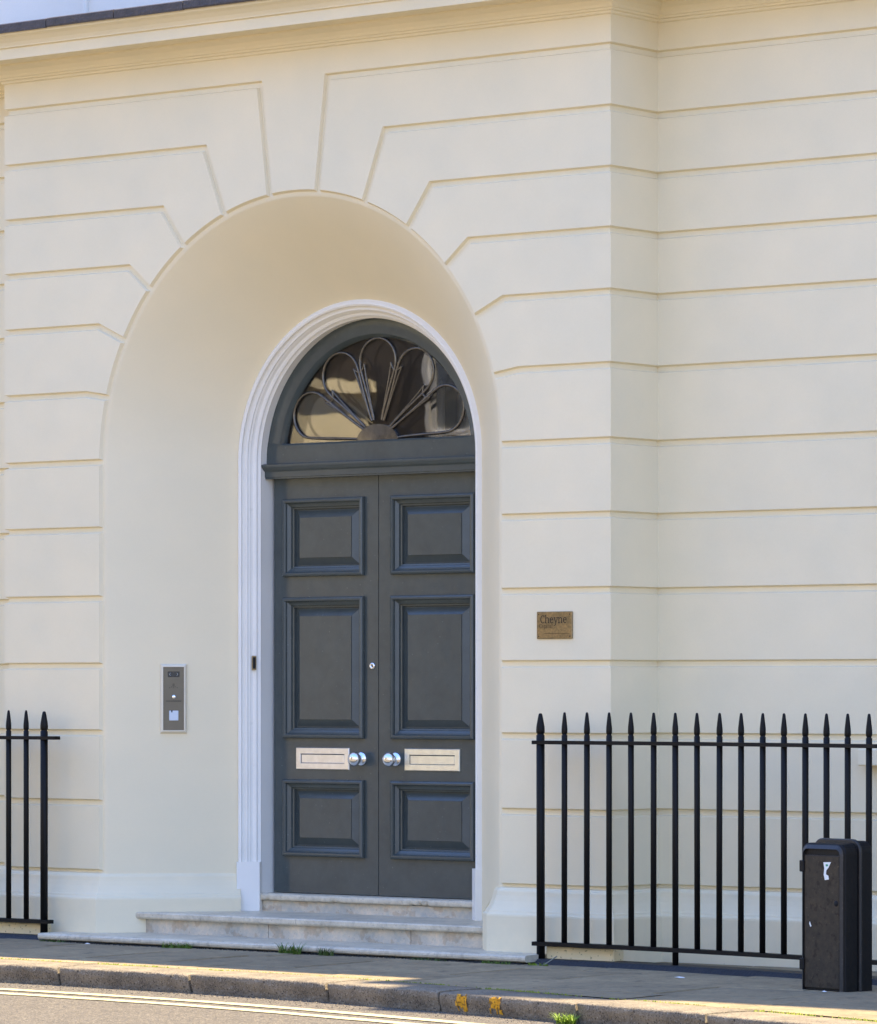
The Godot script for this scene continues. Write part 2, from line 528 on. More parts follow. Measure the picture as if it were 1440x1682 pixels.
func make_pavement() -> void:
	var root := setting("pavement")
	var edge := PackedVector2Array()
	var st := begin()
	var prev := Vector2.ZERO
	for i in 121:
		var x := lerpf(-12.0, 8.0, i / 120.0)
		var p := kerb_point(x, 0.312)
		edge.append(p)
		if i > 0:
			quad(st, Vector3(prev.x, -0.022, -0.6), Vector3(p.x, -0.022, -0.6), Vector3(p.x, -0.022, p.y), Vector3(prev.x, -0.022, prev.y))
		prev = p
	build(st, "bed", M.pavement_bed, root)
	edge.append(Vector2(8, -0.6)); edge.append(Vector2(-12, -0.6))
	var turn := deg_to_rad(-3.0)
	var z := -0.62
	var row := 0
	while z < 5.0:
		var d: float = [0.62, 0.56, 0.70, 0.62][row % 4]
		var x := -8.0 + rng.randf() * 0.6
		while x < 6.6:
			var w := rng.randf_range(0.58, 1.0)
			var q := PackedVector2Array()
			for c in [[0, 0], [w, 0], [w, d], [0, d]]:
				q.append(Vector2(x + c[0], z + c[1]).rotated(turn))
			for piece in Geometry2D.intersect_polygons(q, edge):
				for cut in Geometry2D.offset_polygon(piece, -0.007):
					if cut.size() < 3: continue
					flagstone(root, cut)
			x += w
		z += d
		row += 1

func flagstone(root: Node3D, p: PackedVector2Array) -> void:
	var area := 0.0
	for i in p.size(): area += p[i].cross(p[(i + 1) % p.size()])
	if absf(area) < 0.02: return
	var top := Geometry2D.offset_polygon(p, -0.005)
	if top.is_empty(): return
	var t: PackedVector2Array = top[0]
	var c := Vector2.ZERO
	for v in t: c += v
	c /= t.size()
	var tilt := Vector2(rng.randf_range(-0.004, 0.004), rng.randf_range(-0.004, 0.004))
	var y0 := rng.randf_range(-0.003, 0.002)
	var st := begin()
	var tr := Geometry2D.triangulate_polygon(t)
	for i in range(0, tr.size(), 3):
		var q := []
		for k in 3:
			var v: Vector2 = t[tr[i + k]]
			q.append(Vector3(v.x, y0 + tilt.dot(v - c), v.y))
		tri(st, q[0], q[1], q[2])
	for ring in [[t, p, 0.0, -0.006], [p, p, -0.006, -0.03]]:
		var a: PackedVector2Array = ring[0]
		var b: PackedVector2Array = ring[1]
		if a.size() != b.size():
			continue
		# match the start corners
		var off := 0
		var best := 1e9
		for k in b.size():
			if b[k].distance_squared_to(a[0]) < best:
				best = b[k].distance_squared_to(a[0]); off = k
		for i in a.size():
			var a0 := a[i]
			var a1 := a[(i + 1) % a.size()]
			var b0 := b[(i + off) % b.size()]
			var b1 := b[(i + 1 + off) % b.size()]
			quad(st, Vector3(a0.x, y0 + tilt.dot(a0 - c) + ring[2], a0.y), Vector3(a1.x, y0 + tilt.dot(a1 - c) + ring[2], a1.y), Vector3(b1.x, y0 + tilt.dot(b1 - c) + ring[3], b1.y), Vector3(b0.x, y0 + tilt.dot(b0 - c) + ring[3], b0.y))
	build(st, "flagstone", M["flag_%d" % (rng.randi() % 3)], root)

# ---------------------------------------------------------------- the house
# joints between the courses (middle of the joint) and the voussoirs' angles and kinks
const JY := [4.880, 4.551, 4.226, 3.903, 3.573, 3.183, 2.783, 2.389, 1.988, 1.596, 1.206, 0.798, 0.391]
const VA := [6.85, 20.55, 34.25, 47.95, 61.65, 75.35]
const VK := [0.250, 0.664, 0.990, 1.252, 1.490, 1.595]
const TOP := 5.075

func arc(a: float, r := R0) -> Vector2:   # angle from the crown, clockwise
	return Vector2(XC + r * sin(deg_to_rad(a)), SP + r * cos(deg_to_rad(a)))

# a block of stucco: its outline on the wall face with the amount each side is cut back in front and behind
func block(st: SurfaceTool, poly: Array, front: Array, back: Array) -> void:
	var p := inset(poly, front)
	var q := inset(poly, back)
	var tr := Geometry2D.triangulate_polygon(PackedVector2Array(p))
	for i in range(0, tr.size(), 3):
		var v := []
		for k in 3:
			var w: Vector2 = p[tr[i + k]]
			v.append(Vector3(w.x, w.y, 0))
		tri(st, v[0], v[1], v[2])
	for i in p.size():
		var j := (i + 1) % p.size()
		quad(st, Vector3(p[i].x, p[i].y, 0), Vector3(p[j].x, p[j].y, 0), Vector3(q[j].x, q[j].y, -GD), Vector3(q[i].x, q[i].y, -GD))

const JF := 0.021
const JB := 0.013

# the part of a course that turns the corner of the bay and runs back to the wall beside it
func return_block(st: SurfaceTool, x: float, s: float, lo: float, hi: float, top := false) -> void:
	var f0 := lo + JF
	var f1 := hi if top else hi - JF
	var b0 := lo + JB
	var b1 := hi if top else hi - JB
	var xb := x - s * GD
	quad(st, Vector3(x, f0, 0), Vector3(x, f0, -DR - GD), Vector3(x, f1, -DR - GD), Vector3(x, f1, 0))
	quad(st, Vector3(xb, b0, -GD), Vector3(xb, b0, -DR - GD), Vector3(x, f0, -DR - GD), Vector3(x, f0, 0))
	quad(st, Vector3(x, f1, 0), Vector3(x, f1, -DR - GD), Vector3(xb, b1, -DR - GD), Vector3(xb, b1, -GD))

func make_house() -> void:
	var house := thing("town_house", "cream rusticated stucco house front with arched doorway and grey double door", "house")
	# --- stucco blocks of the bay
	for side in [1, -1]:
		var ex: float = XR if side > 0 else XL
		for k in range(0, 6):   # voussoirs that run into the courses
			var poly := []
			var fr := []
			var bk := []
			var a0: float = VA[k]
			var a1: float = VA[k + 1] if k < 5 else 90.0
			var pts := []
			# from the arch at the upper joint outward, down the edge, back along the lower joint, then up the arch
			pts.append([arc(a0), JF, JB]); pts.append([Vector2(XC + VK[k], JY[k]), JF, JB])
			pts.append([Vector2(XR if side > 0 else 2 * XC - XL, JY[k]), 0.0, GD])
			pts.append([Vector2(XR if side > 0 else 2 * XC - XL, JY[k + 1]), JF, JB])
			if k < 5: pts.append([Vector2(XC + VK[k + 1], JY[k + 1]), JF, JB])
			var n := 7
			for i in n + 1:
				var a := lerpf(a1, a0, float(i) / n)
				if i == n: break
				pts.append([arc(a), 0.011, 0.0])
			if k == 5:
				pts[4] = [Vector2(XC + R0, JY[6]), 0.011, 0.0]
			for p in pts:
				poly.append(p[0]); fr.append(p[1]); bk.append(p[2])
			# sides were listed clockwise: turn round so that they run anticlockwise
			poly.reverse()
			var f2 := []
			var b2 := []
			for i in poly.size():
				var j := posmod(poly.size() - 2 - i, poly.size())
				f2.append(fr[j]); b2.append(bk[j])
			if side < 0:
				for i in poly.size(): poly[i] = Vector2(2 * XC - poly[i].x, poly[i].y)
				poly.reverse()
				var f3 := []
				var b3 := []
				for i in poly.size():
					var j := posmod(poly.size() - 2 - i, poly.size())
					f3.append(f2[j]); b3.append(b2[j])
				f2 = f3; b2 = b3
			var st := begin()
			block(st, poly, f2, b2)
			return_block(st, ex, side, JY[k + 1], JY[k])
			build(st, "stucco_block", M.stucco, house)
		for k in range(6, 12):   # plain courses beside the doorway
			var x0 := XC + R0 if side > 0 else XL
			var x1 := XR if side > 0 else XC - R0
			var st := begin()
			var edge_f := [JF, 0.0, JF, 0.011] if side > 0 else [JF, 0.011, JF, 0.0]
			var edge_b := [JB, GD, JB, 0.0] if side > 0 else [JB, 0.0, JB, GD]
			block(st, [Vector2(x0, JY[k + 1]), Vector2(x1, JY[k + 1]), Vector2(x1, JY[k]), Vector2(x0, JY[k])], edge_f, edge_b)
			return_block(st, ex, side, JY[k + 1], JY[k])
			build(st, "stucco_block", M.stucco, house)
	# --- keystone with the top course
	var key := []
	var kf := []
	var kb := []
	for i in 6:
		key.append(arc(lerpf(-VA[0], VA[0], i / 5.0)))
		kf.append(0.011 if i < 5 else JF); kb.append(0.0 if i < 5 else JB)
	for p in [[Vector2(XC + VK[0], JY[0]), JF, JB], [Vector2(XR, JY[0]), 0.0, GD], [Vector2(XR, TOP), 0.0, 0.0], [Vector2(XL, TOP), 0.0, GD], [Vector2(XL, JY[0]), JF, JB], [Vector2(XC - VK[0], JY[0]), JF, JB]]:
		key.append(p[0]); kf.append(p[1]); kb.append(p[2])
	var ks := begin()
	block(ks, key, kf, kb)
	return_block(ks, XR, 1, JY[0], TOP, true)
	return_block(ks, XL, -1, JY[0], TOP, true)
	build(ks, "keystone_course", M.stucco, house)
	# --- courses of the walls beside the bay
	for side in [1, -1]:
		for k in range(-1, 12):
			var hi: float = TOP if k < 0 else JY[k]
			var lo: float = JY[k + 1]
			var f1 := hi if k < 0 else hi - JF
			var b1 := hi if k < 0 else hi - JB
			var x0 := XR - 0.03 if side > 0 else -9.0
			var x1 := 9.0 if side > 0 else XL + 0.03
			var st := begin()
			sweep(st, [Vector2(x0, -DR), Vector2(x1, -DR)], [Vector2(-GD, lo + JB), Vector2(0, lo + JF), Vector2(0, f1), Vector2(-GD, b1)], false)
			build(st, "stucco_block", M.stucco, house)
	# --- window just past the right edge of the picture; the end of its sill shows
	var sl := begin()
	bevel_box(sl, Vector3(2.50, 1.062, -0.45), Vector3(3.95, 1.150, -0.345), 0.006)
	build(sl, "window_sill", M.stucco, house)
	sl = begin()
	frame_rings(sl, Vector2(2.66, 1.150), Vector2(3.78, 3.2), [Vector2(0, -DR - 0.01), Vector2(0, -DR + 0.05), Vector2(0.08, -DR + 0.05), Vector2(0.08, -DR + 0.01)])
	var wf := build(sl, "window_frame", M.white_paint, house)
	sl = begin()
	quad(sl, Vector3(2.73, 1.2, -DR + 0.012), Vector3(3.72, 1.2, -DR + 0.012), Vector3(3.72, 3.14, -DR + 0.012), Vector3(2.73, 3.14, -DR + 0.012))
	build(sl, "pane", M.window_glass, wf)
	# --- the wall behind the blocks, with the arched opening
	var w := begin()
	var zb := -GD
	for side in [1, -1]:
		var e: float = (XR if side > 0 else XL) - side * GD
		var j: float = XC + side * R0
		quad(w, Vector3(j, -0.1, zb), Vector3(e, -0.1, zb), Vector3(e, SP, zb), Vector3(j, SP, zb))
		quad(w, Vector3(e, -0.1, zb), Vector3(e, -0.1, -DR - GD), Vector3(e, TOP + 0.2, -DR - GD), Vector3(e, TOP + 0.2, zb))
		var far: float = 9.0 * side
		quad(w, Vector3(e - side * 0.03, -0.1, -DR + zb), Vector3(far, -0.1, -DR + zb), Vector3(far, TOP + 0.2, -DR + zb), Vector3(e - side * 0.03, TOP + 0.2, -DR + zb))
		var n := 24
		for i in n:
			var a := arc(90.0 * i / n)
			var b := arc(90.0 * (i + 1) / n)
			var xa: float = XC + (a.x - XC) * side
			var xb: float = XC + (b.x - XC) * side
			quad(w, Vector3(xa, a.y, zb), Vector3(XC + (e - XC) * sin(PI / 2 * i / n), TOP + 0.2, zb), Vector3(XC + (e - XC) * sin(PI / 2 * (i + 1) / n), TOP + 0.2, zb), Vector3(xb, b.y, zb))
		quad(w, Vector3(j, SP, zb), Vector3(e, SP, zb), Vector3(e, TOP + 0.2, zb), Vector3(j, SP, zb))
	build(w, "wall", M.stucco, house)
	# --- splayed jambs and arch, down to the architrave
	var sp := begin()
	sp.set_smooth_group(0)
	splay(sp, [Vector2(0.01414, -0.01414), Vector2(0.026, -0.003), Vector2(0.042, 0.0), Vector2(0.30, 0.0), Vector2(0.60, 0.0), Vector2(0.90, 0.0)], -0.1)
	build(sp, "splayed_reveal", M.stucco, house)
	# --- architrave: (along the splay, proud of it)
	var ar := begin()
	splay(ar, [Vector2(0.800, -0.01), Vector2(0.802, 0.026), Vector2(0.806, 0.032), Vector2(0.818, 0.034), Vector2(0.822, 0.030), Vector2(0.824, 0.018), Vector2(0.834, 0.017), Vector2(0.842, 0.022), Vector2(0.850, 0.030), Vector2(0.856, 0.030), Vector2(0.860, 0.022), Vector2(0.873, 0.022), Vector2(0.875, 0.014), Vector2(0.888, 0.013), Vector2(0.896, 0.017), Vector2(0.905, 0.019), Vector2(0.912, 0.017), Vector2(0.915, 0.008), Vector2(0.935, 0.008), Vector2(0.938, 0.0)], 0.30)
	build(ar, "architrave", M.white_paint, house)
	for side in [1, -1]:   # plinth blocks under the architrave
		var st := begin()
		var o := []
		for v in [Vector2(0.792, -0.02), Vector2(0.792, 0.040), Vector2(0.925, 0.040), Vector2(0.94, 0.012), Vector2(0.94, -0.02)]:
			o.append(Vector2(XC + side * (R0 - (v.x + v.y) * 0.70711), (v.y - v.x) * 0.70711))
		for i in o.size() - 1:
			quad(st, Vector3(o[i].x, 0.15, o[i].y), Vector3(o[i + 1].x, 0.15, o[i + 1].y), Vector3(o[i + 1].x, 0.452, o[i + 1].y), Vector3(o[i].x, 0.452, o[i].y))
		for i in range(1, o.size() - 1):
			tri(st, Vector3(o[0].x, 0.452, o[0].y), Vector3(o[i].x, 0.452, o[i].y), Vector3(o[i + 1].x, 0.452, o[i + 1].y))
		build(st, "architrave_block", M.white_paint, house)
	# --- reveal between architrave and door frame
	var rv := begin()
	rv.set_smooth_group(0)
	var ra := 0.809
	ring_wall(rv, ra, -0.655, -0.80, 0.15)
	build(rv, "reveal", M.white_paint, house)
	# --- bell push plate on the architrave
	var xfp := jamb_frame(0.632, 1.614)
	var bp := begin()
	bevel_box(bp, Vector3(-0.013, -0.042, 0.0), Vector3(0.013, 0.042, 0.034), 0.002, xfp)
	build(bp, "latch_plate", M.plaque, house)
	bp = begin()
	box(bp, Vector3(-0.008, -0.034, 0.030), Vector3(0.009, 0.034, 0.0355), xfp)
	build(bp, "latch_slot", M.dark_hole, house)
	# --- plinth
	var prof := [Vector2(-GD, 0.392), Vector2(0.0, 0.386), Vector2(0.004, 0.380), Vector2(0.012, 0.374), Vector2(0.016, 0.366), Vector2(0.020, 0.345), Vector2(0.030, 0.315), Vector2(0.044, 0.286), Vector2(0.052, 0.272), Vector2(0.060, 0.266), Vector2(0.064, 0.256), Vector2(0.076, 0.246), Vector2(0.078, 0.236), Vector2(0.078, -0.05)]
	for side in [1, -1]:
		var t := 0.575
		var path := [Vector2(XC + R0 - 0.10, -0.10), Vector2(XC + R0, 0), Vector2(XR, 0), Vector2(XR, -DR), Vector2(9, -DR)]
		if side < 0:
			path = [Vector2(-9, -DR), Vector2(XL, -DR), Vector2(XL, 0), Vector2(XC - R0, 0), Vector2(XC - R0 + t, -t)]
		var st := begin()
		sweep(st, path, prof, true)
		build(st, "plinth", M.stucco_plinth, house)
	for b in [[-3.42, -2.84, 0.088, 0.0], [0.846, 1.292, 0.090, 0.004]]:   # older cream blocks under the railings
		var st := begin()
		bevel_box(st, Vector3(b[0], b[3], 0.05), Vector3(b[1], b[2], 0.142), 0.004)
		build(st, "base_block", M.stucco_old, house)
	# --- cornice and its lead
	var cp := [Vector2(0.0, 5.046), Vector2(0.006, 5.050), Vector2(0.012, 5.052), Vector2(0.014, 5.064), Vector2(0.026, 5.068), Vector2(0.028, 5.078), Vector2(0.036, 5.082), Vector2(0.040, 5.096), Vector2(0.056, 5.118), Vector2(0.084, 5.134), Vector2(0.092, 5.140), Vector2(0.094, 5.150), Vector2(0.250, 5.152), Vector2(0.254, 5.144), Vector2(0.268, 5.144), Vector2(0.270, 5.206), Vector2(0.284, 5.210), Vector2(0.286, 5.218), Vector2(0.298, 5.236), Vector2(0.322, 5.258), Vector2(0.344, 5.270), Vector2(0.350, 5.278), Vector2(0.350, 5.302)]
	var cpath := [Vector2(-9, -DR), Vector2(XL, -DR), Vector2(XL, 0), Vector2(XR, 0), Vector2(XR, -DR), Vector2(9, -DR)]
	var cs := begin()
	sweep(cs, cpath, cp + [Vector2(-0.35, 5.31)], false)
	build(cs, "cornice", M.stucco, house)
	var lp := [Vector2(0.352, 5.284), Vector2(0.366, 5.282), Vector2(0.368, 5.290), Vector2(0.368, 5.330), Vector2(0.360, 5.336), Vector2(-0.31, 5.372)]
	var lx := XL - 0.37
	while lx < XR + 0.36:
		var l1 := minf(lx + 0.53, XR + 0.37)
		var st := begin()
		var dy := rng.randf_range(-0.003, 0.003)
		var a := []
		for v in lp: a.append(v + Vector2(rng.randf_range(-0.001, 0.002), dy))
		sweep(st, [Vector2(lx, 0), Vector2(l1 - 0.006, 0)], a, true)
		build(st, "lead_flashing", M.lead, house)
		lx = l1
	for side in [1, -1]:
		var st := begin()
		sweep(st, [Vector2(XR + 0.375, -DR), Vector2(9, -DR)] if side > 0 else [Vector2(-9, -DR), Vector2(XL - 0.375, -DR)], lp.slice(0, 5) + [Vector2(0.12, 5.36)], true)
		build(st, "lead_flashing", M.lead, house)
	# --- upper storey, roof, rear: unseen heights shaped to shade the pavement
	var up := begin()
	quad(up, Vector3(-14, 5.2, -0.30), Vector3(14, 5.2, -0.30), Vector3(14, 8.14, -0.30), Vector3(-14, 8.14, -0.30))
	build(up, "upper_wall", M.upper_paint, house)
	up = begin()
	bevel_box(up, Vector3(-2.93, 5.36, -0.32), Vector3(-2.89, 8.12, -0.27), 0.012)
	build(up, "upper_strip", M.upper_paint, house)
	up = begin()
	box(up, Vector3(-14, 8.14, -9.0), Vector3(6.3, 8.18, -0.29))
	box(up, Vector3(6.3, 10.36, -9.0), Vector3(14.2, 10.4, -0.29))
	build(up, "roof", M.roof_slate, house)
	up = begin()
	box(up, Vector3(-14.2, -0.3, -9.2), Vector3(-14, 8.18, -0.3))
	box(up, Vector3(-14.2, -0.3, -9.2), Vector3(14.2, 10.4, -9.0))
	box(up, Vector3(14.0, -0.3, -9.0), Vector3(14.2, 10.36, -0.31))
	box(up, Vector3(9.0, -0.1, -0.50), Vector3(14.0, 5.2, -0.42))
	box(up, Vector3(-14.0, -0.1, -0.50), Vector3(-9.0, 5.2, -0.42))
	build(up, "outer_shell", M.upper_paint, house)
	up = begin()
	box(up, Vector3(6.3, 8.14, -0.40), Vector3(14.0, 10.36, -0.30))  # unseen taller end, its height shaped for the shadow edge
	box(up, Vector3(6.3, 8.18, -9.0), Vector3(6.4, 10.36, -0.40))
	build(up, "shade_parapet", M.upper_paint, house)
	up = begin()
	box(up, Vector3(7.3, 10.0, -1.3), Vector3(8.4, 11.73, -0.31))  # unseen block added to widen the roof shadow on the kerb
	build(up, "shade_block", M.upper_paint, house)
	# --- inner wall, hall floor and ceiling
	var iw := begin()
	box(iw, Vector3(-9, -0.1, -1.1), Vector3(XC - 0.83, 5.2, -0.82))
	box(iw, Vector3(XC + 0.83, -0.1, -1.1), Vector3(9, 5.2, -0.82))
	box(iw, Vector3(XC - 0.83, 3.62, -1.1), Vector3(XC + 0.83, 5.2, -0.82))
	build(iw, "inner_wall", M.interior, house)
	var hl := begin()
	box(hl, Vector3(XC - 2.2, -0.1, -6.2), Vector3(XC + 2.2, 0.25, -0.80))
	box(hl, Vector3(XC - 2.2, 4.6, -6.2), Vector3(XC + 2.2, 4.8, -1.1))
	box(hl, Vector3(XC - 2.4, -0.1, -6.2), Vector3(XC - 2.2, 4.8, -1.1))
	box(hl, Vector3(XC + 2.2, -0.1, -6.2), Vector3(XC + 2.4, 4.8, -1.1))
	box(hl, Vector3(XC - 2.4, -0.1, -6.4), Vector3(XC + 2.4, 4.8, -6.2))
	build(hl, "hall", M.interior, house)
	make_door(house)
	make_fanlight(house)

# (along the splay, proud of it) swept up the jamb, over the arch and down the other side
func splay(st: SurfaceTool, prof: Array, bottom: float) -> void:
	var n := 48
	var rows := []
	for v in prof:
		var r: float = R0 - (v.x + v.y) * 0.70711
		var z: float = (v.y - v.x) * 0.70711
		var row := [Vector3(XC - r, bottom, z), Vector3(XC - r, (bottom + SP) / 2, z)]
		for i in n + 1:
			var a := PI - PI * i / n
			row.append(Vector3(XC + r * cos(a), SP + r * sin(a), z))
		row.append(Vector3(XC + r, (bottom + SP) / 2, z)); row.append(Vector3(XC + r, bottom, z))
		rows.append(row)
	for i in rows.size() - 1:
		for k in rows[i].size() - 1:
			quad(st, rows[i][k], rows[i + 1][k], rows[i + 1][k + 1], rows[i][k + 1])

func ring_wall(st: SurfaceTool, r: float, z0: float, z1: float, bottom: float) -> void:
	var pts := [Vector2(XC - r, bottom)]
	for i in 49:
		var a := PI - PI * i / 48
		pts.append(Vector2(XC + r * cos(a), SP + r * sin(a)))
	pts.append(Vector2(XC + r, bottom))
	for i in pts.size() - 1:
		quad(st, Vector3(pts[i].x, pts[i].y, z0), Vector3(pts[i + 1].x, pts[i + 1].y, z0), Vector3(pts[i + 1].x, pts[i + 1].y, z1), Vector3(pts[i].x, pts[i].y, z1))

# frame on the left jamb: x along it inward, y up, z out of it
func jamb_frame(t: float, y: float) -> Transform3D:
	return Transform3D(Basis(Vector3(0.70711, 0, -0.70711), Vector3.UP, Vector3(0.70711, 0, 0.70711)), Vector3(XC - R0 + t, y, -t))

func make_door(house: Node3D) -> void:
	for side in [-1, 1]:
		var x0 := XC - 0.792 if side < 0 else XC + 0.0025
		var x1 := XC - 0.0025 if side < 0 else XC + 0.792
		var y0 := 0.272
		var y1 := 2.690
		var px0 := XC - 0.712 if side < 0 else XC + 0.100
		var px1 := XC - 0.100 if side < 0 else XC + 0.712
		var rows := [[0.485, 0.935], [1.174, 1.997], [2.117, 2.572]]
		# stiles and rails: the face with openings 30 mm inside the mouldings, and the edges
		var st := begin()
		var z := DZ
		var zr := DZ - 0.06
		var e := 0.03
		quad(st, Vector3(x0, y0, z), Vector3(px0 + e, y0, z), Vector3(px0 + e, y1, z), Vector3(x0, y1, z))
		quad(st, Vector3(px1 - e, y0, z), Vector3(x1, y0, z), Vector3(x1, y1, z), Vector3(px1 - e, y1, z))
		var ys := [y0]
		for r in rows: ys.append(r[0] + e); ys.append(r[1] - e)
		ys.append(y1)
		for i in range(0, ys.size(), 2):
			quad(st, Vector3(px0 + e, ys[i], z), Vector3(px1 - e, ys[i], z), Vector3(px1 - e, ys[i + 1], z), Vector3(px0 + e, ys[i + 1], z))
		for x in [x0, x1]: quad(st, Vector3(x, y0, z), Vector3(x, y1, z), Vector3(x, y1, zr), Vector3(x, y0, zr))
		quad(st, Vector3(x0, y0, z), Vector3(x1, y0, z), Vector3(x1, y0, zr), Vector3(x0, y0, zr))
		quad(st, Vector3(x0, y1, z), Vector3(x1, y1, z), Vector3(x1, y1, zr), Vector3(x0, y1, zr))
		quad(st, Vector3(x0, y0, zr), Vector3(x1, y0, zr), Vector3(x1, y1, zr), Vector3(x0, y1, zr))
		var leaf := build(st, "door_leaf", M.door_paint, house)
		for r in rows:
			var lo := Vector2(px0, r[0])
			var hi := Vector2(px1, r[1])
			var ms := begin()
			frame_rings(ms, lo, hi, [Vector2(0, DZ), Vector2(0.0, DZ + 0.014), Vector2(0.004, DZ + 0.023), Vector2(0.012, DZ + 0.028), Vector2(0.021, DZ + 0.027), Vector2(0.026, DZ + 0.020), Vector2(0.028, DZ + 0.008), Vector2(0.036, DZ + 0.002), Vector2(0.048, DZ - 0.004), Vector2(0.051, DZ - 0.016), Vector2(0.060, DZ - 0.018), Vector2(0.063, DZ - 0.036)])
			build(ms, "panel_moulding", M.door_paint, leaf)
			var ps := begin()
			frame_rings(ps, lo, hi, [Vector2(0.060, DZ - 0.036), Vector2(0.070, DZ - 0.034), Vector2(0.110, DZ - 0.012), Vector2(0.1105, DZ - 0.007)], true)
			build(ps, "raised_panel", M.door_paint, leaf)
		# letter plate: frame and flap
		var lx0 := XC - 0.617 if side < 0 else XC + 0.197
		var lx1 := lx0 + 0.402
		var metal: Material = M.steel_plate if side < 0 else M.brass_plate
		var ls := begin()
		frame_rings(ls, Vector2(lx0, 0.994), Vector2(lx1, 1.120), [Vector2(0, DZ), Vector2(0, DZ + 0.006), Vector2(0.003, DZ + 0.009), Vector2(0.034, DZ + 0.009), Vector2(0.036, DZ + 0.004), Vector2(0.036, DZ - 0.002)])
		build(ls, "letter_plate", metal, leaf)
		ls = begin()
		bevel_box(ls, Vector3(lx0 + 0.040, 1.032, DZ - 0.004), Vector3(lx1 - 0.040, 1.080, DZ + 0.0045), 0.0015)
		build(ls, "letter_flap", metal, leaf)
		ls = begin()
		box(ls, Vector3(lx0 + 0.034, 1.028, DZ - 0.004), Vector3(lx1 - 0.034, 1.086, DZ + 0.0008))
		build(ls, "letter_slot", M.dark_hole, leaf)
		# knob
		var kx := XC - 0.128 if side < 0 else XC + 0.128
		var kn := begin()
		lathe(kn, [Vector2(0.0, 0.0), Vector2(0.040, 0.0), Vector2(0.041, 0.006), Vector2(0.036, 0.011), Vector2(0.026, 0.014), Vector2(0.018, 0.020), Vector2(0.015, 0.034), Vector2(0.019, 0.042), Vector2(0.034, 0.049), Vector2(0.0425, 0.060), Vector2(0.043, 0.068), Vector2(0.038, 0.080), Vector2(0.026, 0.090), Vector2(0.012, 0.095), Vector2(0.0, 0.096)], Transform3D(Basis(Vector3.RIGHT, Vector3(0, 0, 1), Vector3.UP), Vector3(kx, 1.058, DZ)), 24)
		build(kn, "door_knob", M.chrome, leaf)
		if side < 0:
			var ke := begin()
			lathe(ke, [Vector2(0.0, 0.0), Vector2(0.021, 0.0), Vector2(0.020, 0.005), Vector2(0.015, 0.008), Vector2(0.007, 0.008), Vector2(0.006, 0.004), Vector2(0.0, 0.004)], Transform3D(Basis(Vector3.RIGHT, Vector3(0, 0, 1), Vector3.UP), Vector3(XC - 0.046, 1.594, DZ)), 16)
			build(ke, "lock_cylinder", M.chrome, leaf)
			ke = begin()
			box(ke, Vector3(XC - 0.048, 1.588, DZ + 0.003), Vector3(XC - 0.044, 1.600, DZ + 0.0055))
			build(ke, "keyhole", M.dark_hole, leaf)

